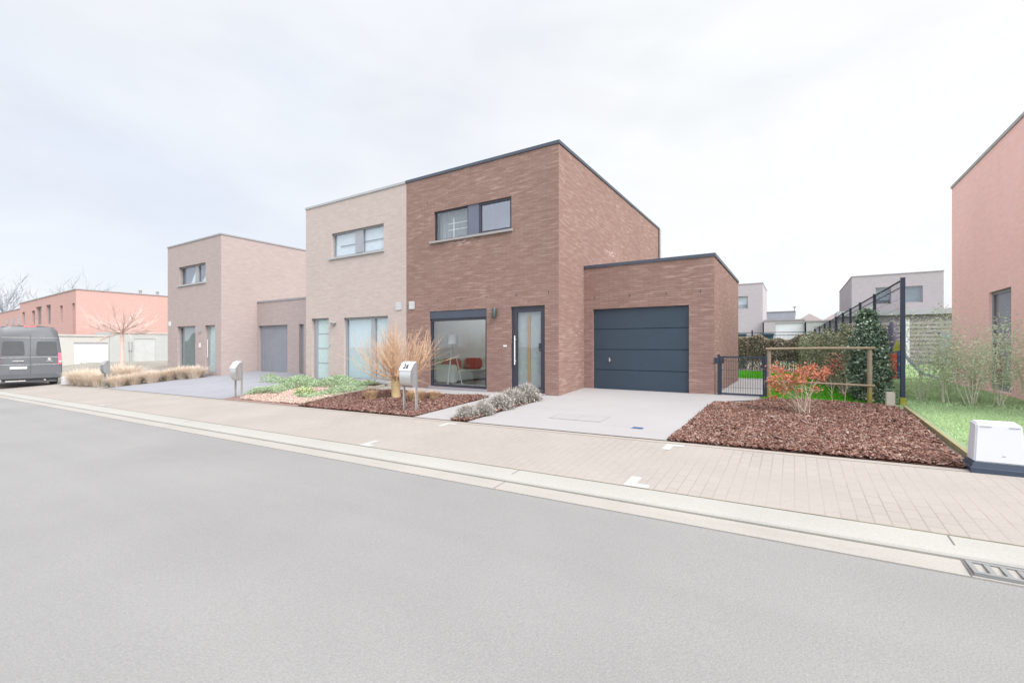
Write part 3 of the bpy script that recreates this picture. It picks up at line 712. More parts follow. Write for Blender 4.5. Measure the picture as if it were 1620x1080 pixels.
MB().box(BW2[0], BW2[1], y+.075, y+.09, BW2[2]-.05, BW2[3]+.05).build('blind', M['blind_green'], wn)
MB().box(BW2[0]-.03, BW2[1]+.03, Y0-.05, Y0+.08, .03, .098).build('sill', M['trim_pale'], wn)
f = MB(); frame_x(f, DR2[0]+.002, DR2[1]-.002, DR2[2]+.002, DR2[3]-.002, y+.03, .06); f.box(DR2[0]+.06, DR2[0]+.2, y+.03, y+.08, .08, 2.12)
dn = f.build('door', M['frame_pale'], hn)
MB().box(DR2[0]+.2, DR2[1]-.06, y+.05, y+.07, .08, 2.12).build('frosted_panel', M['frost_green'], dn)
for z in (.6, 1.12, 1.63): MB().box(DR2[0]+.2, DR2[1]-.06, y+.04, y+.052, z, z+.025).build('muntin', M['frame_pale'], dn)
MB().box(DR2[0], DR2[1], Y0-.05, Y0+.1, -.1, .018).build('threshold', M['trim_pale'], dn)
vent(-10.38, -10.15, 2.31, 2.53, hn, M['trim_pale'])
l = MB(); l.loft([[(-13.36+q*math.cos(a)*1.3, Y0-.06+q*math.sin(a), z) for a in [i*math.pi/6 for i in range(12)]] for q, z in ((.03,1.9),(.09,2.0),(.085,2.02))]); l.build('wall_lamp', M['trim_pale'], hn, True)
MB().box(-13.63, -13.55, Y0-.02, Y0, 1.2, 1.29, .005).build('doorbell', M['trim_pale'], hn)

# --- house beyond with its own low garage
FX0, FX1 = -26.2, -20.996
hf = thing('corner_house', 'grey brown brick house with faded grey garage and beige grasses in front', 'house', (-23.6, 13, 0))
UW3 = (-25.0, -22.38, 4.11, 4.97); BW3 = (-25.15, -23.34, .2, 2.15); DR3 = (-22.45, -21.53, .0, 2.14)
w = MB(); wall_x(w, Y0, FX0, FX1, -.8, 6.03, [UW3, BW3, DR3], .2); wall_y(w, FX1, Y0, 19.5, -.8, 6.03, sgn=-1); wall_y(w, FX0, Y0, 19.5, -.8, 6.03); wall_x(w, 19.5, FX0, FX1, -.8, 6.03)
w.build('wall', M['brick_far'], hf, fix=False)
MB().box(FX0+.12, FX1-.12, Y0+.12, 19.4, 5.8, 5.9).build('roof', M['roofdeck'], hf)
t = MB(); trim(t, FX0, FX1, Y0, 19.5, 6.025, 6.09); t.build('roof_trim', M['trim_far'], hf)
y = Y0+.12
f = MB(); frame_x(f, *UW3, y, .05); f.box(-23.6, -23.28, y-.01, y+.06, UW3[2]+.05, UW3[3]-.05); wf = f.build('window', M['frame_far'], hf)
pane_x(UW3[0]+.05, -23.6, UW3[2]+.05, UW3[3]-.05, y+.03, M['glass_mid'], wf); pane_x(-23.28, UW3[1]-.05, UW3[2]+.05, UW3[3]-.05, y+.03, M['glass_mid'], wf)
c = MB(); c.quad((-24.2,y+.07,4.16), (-23.62,y+.07,4.16), (-23.62,y+.07,4.9), (-23.85,y+.07,4.6)); c.build('curtain', M['blind'], wf); c = MB(); c.quad((-23.1,y+.07,4.16), (-22.44,y+.07,4.16), (-22.44,y+.07,4.85), (-22.7,y+.07,4.5)); c.build('curtain', M['blind'], wf)
MB().box(UW3[0], UW3[1], y+.085, y+.1, UW3[2]-.05, UW3[3]+.05).build('blind', paint('dim_grey_blind', V(172,172,178), .9, var=.1, sc_=1.5), wf)
MB().box(-25.1, -22.33, Y0-.05, Y0+.1, 4.04, 4.1).build('sill', M['trim_pale'], wf)
f = MB(); frame_x(f, *BW3, y, .06); wf = f.build('window', M['frame_far'], hf); pane_x(BW3[0]+.06, BW3[1]-.06, BW3[2]+.06, BW3[3]-.06, y+.03, M['glass_mid'], wf)
MB().box(BW3[0]-.05, BW3[1]+.05, y+.085, y+.1, BW3[2]-.1, BW3[3]+.1).build('blind', paint('olive_grey_blind', V(202,206,196), .9, var=.1, sc_=1.5), wf)
MB().box(BW3[0]-.03, BW3[1]+.03, Y0-.05, Y0+.1, .1, .19).build('sill', M['trim_pale'], wf)
f = MB(); frame_x(f, *DR3, y, .06); f.box(DR3[0]+.06, DR3[0]+.18, y, y+.05, .06, 2.08); df = f.build('door', M['frame_far'], hf)
MB().box(DR3[0]+.18, DR3[1]-.06, y+.03, y+.05, .06, 2.08).build('frosted_panel', paint('teal_frosted_panel', V(190,210,212), .3, var=.08, sc_=2), df)
MB().tube([(DR3[0]+.1,y-.05,.7), (DR3[0]+.1,y-.05,1.5)], .018, 6).build('handle', M['white'], df)
MB().box(-26.06, -25.85, Y0-.02, Y0-.001, 2.2, 2.42).build('wall_vent', M['white'], hf)
MB().box(-22.95, -22.8, Y0-.06, Y0-.0, 1.85, 2.0).build('wall_lamp', M['frame_far'], hf)
MB().box(-22.95, -22.84, Y0-.03, Y0-.0, 1.15, 1.35).build('doorbell', M['white'], hf)
GD3 = (-20.9, -18.63, -.1, 2.14); SL3 = (-17.79, -17.455, .0, 2.14)
w = MB(); wall_x(w, YG, FX1, PX0-.003, -.6, 3.2, [GD3, SL3], .16)
w.build('garage_wall', M['brick_far'], hf, fix=False)
MB().box(FX1, PX0-.1, YG+.1, 17, 3.0, 3.1).build('garage_roof', M['roofdeck'], hf)
MB().box(FX1+.003, PX0-.005, YG-.025, YG+.1, 3.195, 3.27).build('garage_roof_trim', M['trim_far'], hf)
d = MB(); d.box(GD3[0], GD3[1], YG+.1, YG+.14, .06, 2.14)
gd = d.build('garage_door', M['gdoor_pale'], hf)
m = MB()
for i in range(1, 9): m.box(GD3[0]+2.27*i/9-.004, GD3[0]+2.27*i/9+.004, YG+.095, YG+.101, .06, 2.13)
m.build('panel_groove', M['frame_far'], gd)
MB().box(SL3[0], SL3[1], YG+.12, YG+.14, 0, 2.14).build('side_door', M['gdoor_pale'], hf)

# --- salmon brick house at the edge of the frame
hr = thing('salmon_house', 'salmon pink brick house with tall window rising past the frame edge', 'house', (7, 14, 0))
WR = (14.2, 15.55, .15, 2.5)
w = MB(); wall_y(w, 4.03, 9.9, 18.6, -.5, 5.95, [WR], .11, 1); wall_x(w, 9.9, 4.03, 9.5, -.5, 5.95); wall_y(w, 9.5, 9.9, 18.6, -.5, 5.95, sgn=-1); wall_x(w, 18.6, 4.03, 9.5, -.5, 5.95)
w.build('wall', M['brick_red'], hr, fix=False)
MB().box(4.15, 9.38, 10.02, 18.48, 5.75, 5.85).build('roof', M['roofdeck'], hr)
t = MB(); trim(t, 4.03, 9.5, 9.9, 18.6, 5.945, 6.02); t.build('roof_trim', M['trim_pale'], hr)
f = MB(); x = 4.09
f.box(x, x+.06, WR[0], WR[1], WR[2], WR[2]+.07); f.box(x, x+.06, WR[0], WR[1], WR[3]-.07, WR[3]); f.box(x, x+.06, WR[0], WR[0]+.07, WR[2]+.07, WR[3]-.07); f.box(x, x+.06, WR[1]-.07, WR[1], WR[2]+.07, WR[3]-.07); f.box(x, x+.06, WR[0]+.07, WR[1]-.07, 1.3, 1.36)
wf = f.build('window', M['frame_pale'], hr)
MB().box(x+.02, x+.032, WR[0]+.07, WR[1]-.07, WR[2]+.07, 1.3).build('pane', M['glass_mid'], wf); MB().box(x+.02, x+.032, WR[0]+.07, WR[1]-.07, 1.36, WR[3]-.07).build('pane', M['glass_mid'], wf)
MB().box(x+.06, x+.08, WR[0], WR[1], WR[2], WR[3]).build('blind', paint('grey_blind', V(196,200,204), .9), wf)

# --- houses behind the gardens
def back_house(name, label, x0, x1, y0, y1, h, mat, wins, z0=.06):
    o = thing(name, label, 'house', ((x0+x1)/2, (y0+y1)/2, z0))
    b = MB(); wall_x(b, y0, x0, x1, z0-.5, h, [v[:4] for v in wins], .14); wall_y(b, x0, y0, y1, z0-.5, h); wall_y(b, x1, y0, y1, z0-.5, h); wall_x(b, y1, x0, x1, z0-.5, h)
    b.build('wall', mat, o, fix=False); MB().box(x0+.1, x1-.1, y0+.1, y1-.1, h-.2, h-.1).build('roof', M['roofdeck'], o)
    t = MB(); trim(t, x0, x1, y0, y1, h-.005, h+.06); t.build('roof_trim', M['trim_far'], o)
    for v in wins:
        f = MB(); frame_x(f, *v[:4], y0+.07, .06); wf = f.build('window', M['frame_far'], o)
        pane_x(v[0]+.06, v[1]-.06, v[2]+.06, v[3]-.06, y0+.1, M['glass_mid'], wf)
        MB().box(v[0], v[1], y0+.3, y0+.32, v[2], v[3]).build('blind', v[4], wf)
    return o
back_house('grey_house', 'mauve grey brick house with two square windows above the board clad shed', 3.4, 8.15, 39.4, 49.6, 6.05, M['brick_mauve'],
           [(4.70,5.54,4.07,5.22,M['dimblue']), (6.25,7.14,4.1,5.2,M['dimblue'])])
back_house('lilac_house', 'lilac grey house with one window just beyond the brown garage corner', -8, -2.06, 39.6, 45.4, 6.05, M['brick_lilac'], [(-4.2,-3.08,4.16,5.13,M['blind'])])
def plain(name, label, cat, x0, x1, y0, y1, h, mat, door=None):
    o = thing(name, label, cat, ((x0+x1)/2, (y0+y1)/2, .06))
    b = MB(); wall_x(b, y0, x0, x1, -.4, h, [door] if door else [], .12); wall_y(b, x0, y0, y1, -.4, h); wall_y(b, x1, y0, y1, -.4, h); wall_x(b, y1, x0, x1, -.4, h)
    b.build('wall', mat, o, fix=False); MB().box(x0-.04, x1+.04, y0-.04, y1+.04, h, h+.1).build('roof', M['trim_far'], o)
    if door: MB().box(door[0], door[1], y0+.09, y0+.11, door[2], door[3]).build('door', M['white'], o)
    return o
plain('garden_garage', 'low lilac garage with a wide white door behind the hedge', 'garage', -1.95, .62, 39, 45, 3.1, M['brick_lilac'], (-1.19, .55, .06, 2.95))
plain('white_garage', 'low pale garage standing between the hedge and the board clad shed', 'garage', .72, 2.42, 38.5, 45, 2.95, M['greywall'], (1.2, 2.3, .06, 2.6))
ob = plain('flat_roof_house', 'blue grey flat roofed block with a thin chimney far behind the hedge', 'house', -2.5, .07, 55, 62, 4.8, M['blueroof'])
c = MB(); c.tube([(.0,56,4.85), (.0,56,5.3)], .05, 6); c.box(-.14, .14, 55.9, 56.1, 5.3, 5.4); c.build('chimney', M['trim_far'], ob)
for nm, lab, xs_, zt in (('gabled_house', 'distant house with pinkish gabled roof behind the white garage', (.2,2.0,3.9), 6.4), ('gabled_house', 'distant house with pale hipped roof next to the mauve grey house', (3.6,6.2,8.6), 6.9)):
    o = thing(nm, lab, 'house', (xs_[1], 88, .06))
    b = MB(); b.box(xs_[0]+.2, xs_[2]-.2, 85, 91, 0, 5.2); b.build('wall', M['brick_lilac'], o)
    b = MB(); b.prism([(xs_[0],5.2),(xs_[1],zt),(xs_[2],5.2)], lambda x, z: (x,84.8,z), lambda x, z: (x,91.2,z)); b.build('roof', M['rooftile'], o)
sd = thing('board_shed', 'long grey shed clad in horizontal boards under the mauve grey house', 'shed', (5.6, 37.5, .06))
b = MB(); b.box(2.5, 9.2, 37.1, 39.2, -.3, 3.4); b.build('wall', M['slatgap'], sd)
b = MB(); z = .3
while z < 2.75:
    b.box(2.47, 9.2, 37.04, 37.1, z, z+.2); z += .25
b.build('cladding', M['slat'], sd)
b = MB(); b.box(2.4, 9.25, 36.9, 39.25, 3.18, 3.44); b.box(2.42, 9.22, 36.95, 39.2, 3.445, 3.52); b.build('roof', M['trim_pale'], sd)
MB().box(5.9, 6.08, 36.98, 37.04, .06, 2.9).build('post', M['white'], sd)
MB().box(7.5, 8.2, 36.99, 37.03, .06, 2.1).build('door', M['gdoor_pale'], sd)

# --- rose brick row and pale garages down the street
row = thing('row_house', 'long rose brick terrace with narrow windows behind the dark van', 'house', (-62, 15, -.5))
ux, uy = -.999, .04
def RP(s, q, z): return (-46.8+ux*s-uy*0+.04*q, 11.7+uy*s+q, z)       # along the front, into the depth
ws = [(.4,1.15,1.9,4.57), (3.9,4.8,3.17,4.57), (7.8,9.4,3.15,4.85), (11.0,13.2,3.2,4.87), (13.7,15.0,3.25,4.6), (18.05,19.25,3.4,4.65)]
b = MB(); S0, S1 = 0, 20.4; zt = 5.58
xs = sorted({S0, S1, *[v for o in ws for v in o[:2]]}); zz = sorted({-1., zt, *[v for o in ws for v in o[2:4]]})
for i in range(len(xs)-1):
    for j in range(len(zz)-1):
        cx, cz = (xs[i]+xs[i+1])/2, (zz[j]+zz[j+1])/2
        if any(o[0] < cx < o[1] and o[2] < cz < o[3] for o in ws): continue
        b.quad(RP(xs[i],0,zz[j]), RP(xs[i+1],0,zz[j]), RP(xs[i+1],0,zz[j+1]), RP(xs[i],0,zz[j+1]))
for a, c, e, f in ws:
    d = .2
    b.quad(RP(a,0,e), RP(a,0,f), RP(a,d,f), RP(a,d,e)); b.quad(RP(c,0,e), RP(c,0,f), RP(c,d,f), RP(c,d,e)); b.quad(RP(a,0,f), RP(c,0,f), RP(c,d,f), RP(a,d,f)); b.quad(RP(a,0,e), RP(c,0,e), RP(c,d,e), RP(a,d,e))
b.quad(RP(0,0,-1), RP(0,12,-1), RP(0,12,zt), RP(0,0,zt)); b.quad(RP(S1,0,-1), RP(S1,12,-1), RP(S1,12,zt), RP(S1,0,zt)); b.quad(RP(0,12,-1), RP(S1,12,-1), RP(S1,12,zt), RP(0,12,zt)); b.quad(RP(0,0,zt-.1), RP(S1,0,zt-.1), RP(S1,12,zt-.1), RP(0,12,zt-.1))
b.build('wall', M['brick_row'], row, fix=False)
t = MB()
for (s0, s1, q0, q1) in ((-.05,S1,-.05,.1), (-.05,.1,.1,12)):
    p = [RP(s0,q0,0), RP(s1,q0,0), RP(s1,q1,0), RP(s0,q1,0)]
    t.prism([(0,), (1,), (2,), (3,)], lambda i: (p[i][0], p[i][1], zt-.005), lambda i: (p[i][0], p[i][1], zt+.07))
t.build('roof_trim', M['trim_far'], row)
for a, c, e, f in ws:
    m = MB(); d = .14
    for (s0,s1,z0,z1) in ((a,c,e,e+.08),(a,c,f-.08,f),(a,a+.08,e+.08,f-.08),(c-.08,c,e+.08,f-.08)):
        m.prism([(s0,z0),(s1,z0),(s1,z1),(s0,z1)], lambda s_, z_: RP(s_,d,z_), lambda s_, z_: RP(s_,d+.06,z_))
    wf = m.build('window', M['frame_far'], row)
    MB().quad(RP(a+.08,d+.03,e+.08), RP(c-.08,d+.03,e+.08), RP(c-.08,d+.03,f-.08), RP(a+.08,d+.03,f-.08)).build('pane', M['van_glass'], wf)
for s_, q in ((.8,4.2), (.8,5.4)):
    p = RP(s_, q, 0); MB().tube([(p[0],p[1],zt-.1), (p[0],p[1],zt+.25), (p[0],p[1],zt+.42)], [.1,.1,.14], 8).build('roof_vent', M['frame_far'], row)
r2 = thing('row_house', 'lower rose brick terrace stepping down at the picture edge', 'house', (-75, 15, -.5))
ws2 = [(22.6,23.9,3.54,4.45), (25.95,27,3.63,4.3), (29.2,30.3,3.72,4.33)]
b = MB(); z2 = 5.2
p = [RP(20.45,.4,0), RP(45,.4,0), RP(45,12,0), RP(20.45,12,0)]
b.prism([(0,),(1,),(2,),(3,)], lambda i: (p[i][0], p[i][1], -1), lambda i: (p[i][0], p[i][1], z2)); b.build('wall', M['brick_row'], r2)
p2 = [RP(20.45,.35,0), RP(45,.35,0), RP(45,12,0), RP(20.45,12,0)]
t = MB(); t.prism([(0,),(1,),(2,),(3,)], lambda i: (p2[i][0], p2[i][1], z2), lambda i: (p2[i][0], p2[i][1], z2+.07)); t.build('roof_trim', M['trim_far'], r2)
for a, c, e, f in ws2:
    m = MB(); m.prism([(a,e),(c,e),(c,f),(a,f)], lambda s_, z_: RP(s_,.37,z_), lambda s_, z_: RP(s_,.41,z_)); wf = m.build('window', M['frame_far'], r2)
    MB().prism([(a+.1,e+.1),(c-.1,e+.1),(c-.1,f-.1),(a+.1,f-.1)], lambda s_, z_: RP(s_,.36,z_), lambda s_, z_: RP(s_,.375,z_)).build('pane', M['van_glass'], wf)
# garages facing up the street
GXF = -43.0
ga = thing('garage', 'cream garage with a bright white up and over door behind the grasses', 'garage', (GXF-1.5, 11.24, -.5))
ya, yb = 9.46, 12.58-.02; dy0, dy1 = 10.64, 12.50
b = MB(); wall_y(b, GXF, ya, yb, -1, 1.93, [(dy0,dy1,-.7,1.5)], .1, -1); wall_x(b, ya, GXF-3, GXF, -1, 1.93); wall_x(b, yb, GXF-3, GXF, -1, 1.93)
b.build('wall', M['whitewall'], ga, fix=False); MB().box(GXF-3, GXF+.06, ya-.05, yb, 1.93, 2.05).build('roof', M['whitewall'], ga)
d = MB().box(GXF-.09, GXF-.06, dy0, dy1, -.7, 1.42).build('garage_door', M['white'], ga)
MB().box(GXF-.06, GXF-.03, dy0+.35, dy0+.45, -.05, .06).build('handle', M['frame_far'], d)
MB().box(GXF-.08, GXF-.02, dy0, dy1, 1.42, 1.5).build('lintel', M['frame_pale'], ga)
gb = thing('garage', 'pale grey garage wall with a recessed panel door behind the bare tree', 'garage', (GXF-1.5, 14.17, -.5))
ya, yb = 12.58, 17.12; ea, eb = 14.05, 15.42
b = MB(); wall_y(b, GXF, ya, yb, -1, 2.2, [(ea,eb,-.7,1.8)], .06, -1); wall_x(b, ya, GXF-3, GXF, -1, 2.2); b.build('wall', M['greywall'], gb, fix=False)
MB().box(GXF-3, GXF+.05, ya, yb, 2.2, 2.3).build('roof', M['whitewall'], gb)
MB().box(GXF-.05, GXF-.03, ea, eb, -.7, 1.8).build('garage_door', paint('pale_panel_door', V(203,206,206), .6), gb)
p = MB(); yy = 13.81; p.tube([(GXF+.08,yy,-.7), (GXF+.08,yy,.9)], .05, 8); p.tube([(GXF+.08,yy,.9), (GXF+.08,yy,1.6)], .1, 8); p.build('downpipe', paint('grey_pipe', V(186,188,188), .5), gb)

# ------------------------------------------------------------------ small things in the street and gardens
def mailbox(name, label, x, y, w, mat, lid, digits=None, plate=False):
    z0 = g(x, y); o = thing(name, label, 'mailbox', (x, y, z0))
    zb = z0+.53
    prof = [(.07,.0)]+[(-.02-.115*math.sin(a), .235-.235*math.cos(a)) for a in [i*math.pi*.62/9 for i in range(1,10)]]
    prof += [(-.115,.375), (-.02,.51), (.03,.525), (.07,.51)]
    b = MB(); b.prism(prof, lambda q, z: (x-w/2, y+q, zb+z), lambda q, z: (x+w/2, y+q, zb+z)); b.build('body', mat, o)
    l = MB(); pl = [(-.135,.355), (-.03,.508), (.035,.535), (.03,.548), (-.04,.522), (-.148,.362)]
    l.prism(pl, lambda q, z: (x-w/2-.008, y+q, zb+z), lambda q, z: (x+w/2+.008, y+q, zb+z)); lo = l.build('lid', lid, o)
    for sx in (-1, 1):
        xx = x+sx*(w/2+.018)
        p = MB(); p.box(xx-.012, xx+.012, y+.0, y+.05, z0-.1, zb+.49); p.build('post', mat, o)
    if digits:
        cu = bpy.data.curves.new('digits', 'FONT'); cu.body = digits; cu.size = .16; cu.extrude = .0012; cu.offset = .003; cu.align_x = 'CENTER'; cu.align_y = 'CENTER'
        tmp = bpy.data.objects.new('digits', cu); col.objects.link(tmp)
        dg = bpy.context.evaluated_depsgraph_get(); me = bpy.data.meshes.new_from_object(tmp.evaluated_get(dg)); bpy.data.objects.remove(tmp)
        a = math.atan2(.16, .108)
        me.transform(Matrix.Translation((0, -.096-.003, zb-z0+.443+.003)) @ Matrix.Rotation(a, 4, 'X'))
        me.materials.clear(); d = link('number', me, M['digits'], lo)
    return o
mailbox('mailbox', 'steel mailbox with a white lid reading 26 on two posts', -6.94, 6.99, .32, M['steel'], M['white'], '26')
mailbox('mailbox', 'pale mailbox on two posts at the faded green bed beside the blue grey driveway', -13.5, 6.8, .30, M['steel'], M['steel_pale'])
mailbox('mailbox', 'dark rounded mailbox standing among the beige grasses near the van', -23.6, 6.8, .36, paint('grey_steel', V(150,152,156), .5), M['frame_far'])

def cabinet():
    x0, x1, y0, y1 = 1.60, 1.955, 6.54, 6.74; z0 = g(1.7, 6.6)
    o = thing('utility_cabinet', 'white plastic utility cabinet on a dark flared base at the pavement', 'utility cabinet', (1.77, 6.64, z0))
    b = MB()
    def rg(z, e, l=0): return [(x0-e, y0-e, z), (x1+e, y0-e, z), (x1+e, y1+e, z), (x0-e, y1+e, z)]
    b.loft([rg(z0-.1, .055), rg(z0+.045, .05), rg(z0+.05, .042), rg(z0+.10, .028)]); b.build('base', M['cabbase'], o)
    bm = bmesh.new()
    vs = [bm.verts.new(p) for p in ((x0-.02,y0-.02,z0+.101),(x1+.02,y0-.02,z0+.101),(x1+.02,y1+.02,z0+.101),(x0-.02,y1+.02,z0+.101),(x0+.004,y0+.012,z0+.50),(x1-.016,y0+.012,z0+.50),(x1-.016,y1,z0+.515),(x0+.004,y1,z0+.515))]
    for q in ((0,3,2,1),(4,5,6,7),(0,1,5,4),(1,2,6,5),(2,3,7,6),(3,0,4,7)): bm.faces.new([vs[i] for i in q])
    bmesh.ops.bevel(bm, geom=list(bm.edges), offset=.014, segments=3, affect='EDGES')
    b = MB().bm(bm); bo = b.build('body', M['cab'], o, True)
    l = MB(); l.loft([[(1.80+.014*math.cos(a), y0-.0085-q, z0+.175+.012*math.sin(a)) for a in [i*math.pi/8 for i in range(16)]] for q in (0,.006)]); l.build('lock', M['steel'], bo, True)
    s = MB(); s.box(x0+.03, x0+.12, y0+.0035, y0+.0085, z0+.468, z0+.472); s.box(x1-.11, x1-.03, y0+.0035, y0+.0085, z0+.468, z0+.472); s.build('seam', M['frame_pale'], bo)
cabinet()
zb = g(-27.7, 6.6)
ub = thing('utility_box', 'small white utility box beside the dark van', 'utility box', (-27.7, 6.6, zb))
MB().box(-27.85, -27.55, 6.45, 6.72, zb, zb+.38, .02).build('body', M['white'], ub); MB().box(-27.83, -27.57, 6.47, 6.70, zb-.05, zb+.004).build('base', M['frame_far'], ub)
bc = thing('valve_cover', 'small blue valve cover set in the pale driveway', 'cover', (-2.13, 7.23, g(-2.13, 7.23)))
z = g(-2.13, 7.23)+.012; MB().box(-2.22, -2.05, 7.17, 7.29, z-.02, z+.006, .004).build('lid', M['bluecover'], bc); MB().box(-2.235, -2.035, 7.155, 7.305, z-.02, z+.003).build('frame', M['plinth'], bc)
ic = thing('inspection_cover', 'pale concrete inspection cover faintly outlined in the driveway', 'cover', (-3.3, 7.75, g(-3.3, 7.75)))
b = MB()
for x0, x1, y0, y1 in ((-3.85,-2.85,7.44,7.452), (-3.85,-2.85,7.95,7.962), (-3.85,-3.838,7.452,7.95), (-2.862,-2.85,7.452,7.95), (-3.36,-3.348,7.452,7.95)):
    b.quad(*[(x, y, g(x,y)+.0165) for x, y in ((x0,y0),(x1,y0),(x1,y1),(x0,y1))])
b.build('frame', paint('cover_joint', H(219,215,216), .9), ic, fix=False)
b = MB(); b.quad(*[(x, y, g(x,y)+.0145) for x, y in ((-3.838,7.452),(-2.862,7.452),(-2.862,7.95),(-3.838,7.95))]); b.build('lid', concrete('cover_concrete', H(223,219,221), .04), ic, fix=False)

# edging boards
def board(name, label, p, q, h, th, mat, lift=.0):
    b = MB(); n = 8; d = Vector((q[0]-p[0], q[1]-p[1])); nn = Vector((-d.y, d.x)).normalized()*th/2
    rings = []
    for i in range(n+1):
        x, y = p[0]+d.x*i/n, p[1]+d.y*i/n; z = g(x, y)
        rings.append([(x-nn.x, y-nn.y, z-.1), (x+nn.x, y+nn.y, z-.1), (x+nn.x, y+nn.y, z+h), (x-nn.x, y-nn.y, z+h)])
    b.loft(rings); return tag(b.build(name, mat), label, 'edging board')
board('edging_board', 'mossy wooden board edging the bark bed up to the blue fence post', (1.70,10.75), (1.67,6.78), .075, .035, M['plank'])
board('edging_board', 'pale board dividing the brown bark bed from the faded green bed', (-10.34,6.68), (-10.85,9.85), .07, .05, M['board_pale'])
board('edging_board', 'straight pale edging between the rear hedge and the lawn', (-6,23.35), (.9,23.35), .07, .06, M['edging'])

# gate
gt = thing('garden_gate', 'low dark blue wire garden gate beside the brown garage', 'gate', (-1.0, YG, .06))
b = MB(); b.box(-1.515, -1.465, YG-.025, YG+.025, 0, .99); b.box(-1.52,-1.46,YG-.03,YG+.03,.99,1.0); b.build('post', M['fence'], gt)
b = MB(); b.box(-.555, -.485, YG-.035, YG+.035, -.05, 1.0); b.box(-.56,-.48,YG-.04,YG+.04,1.0,1.012); b.build('post', M['fence'], gt)
f = MB(); frame_x(f, -1.462, -.56, .085, .965, YG-.02, .036, .04); fo = f.build('frame', M['fence'], gt)
b = MB()
for i in range(1, 17): x = -1.426+i*(.83/17); b.tube([(x,YG,.12), (x,YG,.93)], .0035, 5)
for z in (.25, .45, .65, .85): b.tube([(-1.43,YG-.006,z), (-.59,YG-.006,z)], .0035, 5)
b.build('wire_panel', M['fence'], fo)
b = MB(); b.box(-1.46, -1.38, YG-.035, YG+.03, .80, .93, .006); b.tube([(-1.41,YG-.035,.88), (-1.41,YG-.07,.88), (-1.32,YG-.075,.88)], .009, 6); b.build('lock', M['black'], fo)
b = MB(); b.box(-1.58, -1.52, YG-.03, YG+.005, .79, .93, .004); b.build('wall_bracket', M['fence'], gt)

# timber rail frame
tr = thing('timber_rail', 'two bar timber rail frame standing between lawn and bark bed', 'timber rail', (.4, 11.1, .03))
P1, P2 = (-.46, 11.08), (1.25, 11.22)
for q, hh in ((P1,1.12), (P2,1.14)):
    MB().tube([(q[0],q[1],-.15), (q[0],q[1],hh)], .042, 10).build('post', M['post'], tr, True)
for z0, z1, r_ in ((1.135,1.155,.026), (.45,.42,.022)):
    d = Vector((P2[0]-P1[0], P2[1]-P1[1])).normalized()
    MB().tube([(P1[0]-.06*d.x, P1[1]-.05, z0), (P1[0]+.9, P1[1]+.04-.02, (z0+z1)/2+.006), (P2[0]+.08*d.x, P2[1]-.03, z1)], r_, 8).build('rail', M['rail'], tr, True)

# tall wire fence: panels and posts share a run from the post by the bark bed to the far corner
def FP(t): return (1.78-.99*t, 11.44+13.06*t, 2.50-.52*t)
fn = thing('wire_fence', 'tall dark blue wire mesh fence running back beside the hedge', 'fence', (1.78, 11.44, .06))
ts = [0, .17, .29, .39, .48, .58, .68, .78, .89, 1.]
for i, t_ in enumerate(ts):
    x, y, z = FP(t_); a = .035 if i == 0 else .028
    MB().box(x-a, x+a, y-a, y+a, -.1, z+.02).build('post', M['fence'], fn)
p0, p1 = FP(0), FP(1)
MB().tube([(p0[0],p0[1],p0[2]-.02), (p1[0],p1[1],p1[2]-.02)], .018, 6).build('top_rail', M['fence'], fn)
MB().tube([(p0[0],p0[1],p0[2]-.15), (p1[0],p1[1],p1[2]-.11)], .010, 5).build('top_rail', M['fence'], fn)
wv = MB(); nW = 170
for i in range(nW):
    x, y, z = FP((i+.5)/nW); wv.tube([(x,y,.12), (x,y,z)], .0026, 3, False)
for k_ in range(12):
    s = (k_+.5)/12; wv.tube([(p0[0],p0[1],.12+s*(p0[2]-.2)), (p1[0],p1[1],.12+s*(p1[2]-.2))], .003, 3, False)
wv.build('wire_panel', M['fence'], fn, fix=False)
m = MB(); m.box(1.735, 1.825, 11.39, 11.49, .0, .2); m.build('post_foot', paint('mossy_foot', V(170,168,72), .9, var=.25, sc_=12), fn)
rf = thing('rear_fence', 'dark wire fence with two top wires above the rear hedge', 'fence', (-2, 24.5, .06))
for x in (-6, -3.2, -1.72, .77): MB().box(x-.03, x+.03, 24.47, 24.53, 0, 1.98).build('post', M['fence'], rf)
for z in (1.72, 1.86): MB().tube([(-6,24.5,z), (.77,24.5,z)], .014, 5).build('rail', M['fence'], rf)
b = MB()
for i in range(130): x = -6+i*.052; b.tube([(x,24.5,.1), (x,24.5,1.86)], .003, 3, False)
b.build('wire_panel', M['fence'], rf, fix=False)
for xx, lab in ((-2.35,'teal wheelie bin behind the rear hedge beside the brown garage'), (-1.15,'teal wheelie bin behind the rear hedge below the lilac garage')):
    o = thing('wheelie_bin', lab, 'bin', (xx, 25.6, .06))
    b = MB(); b.loft([[(xx-q,25.6-q*.9,z), (xx+q,25.6-q*.9,z), (xx+q,25.6+q*.9,z), (xx-q,25.6+q*.9,z)] for q, z in ((.22,.1),(.28,1.75))]); b.build('body', M['teal'], o)
    b = MB(); b.box(xx-.31, xx+.31, 25.27, 25.9, 1.75, 1.84, .02); b.build('lid', M['teal'], o)
    for s in (-1, 1):
        MB().tube([(xx+s*.24,25.8,.16), (xx+s*.29,25.8,.16)], .1, 12).build('wheel', M['black'], o)
cp = MB(); cp.box(1.46, 1.60, 10.95, 11.05, -.1, .33, .012); o = cp.build('concrete_post', M['cpost']); tag(o, 'stubby grey concrete post at the foot of the tall blue fence', 'post')

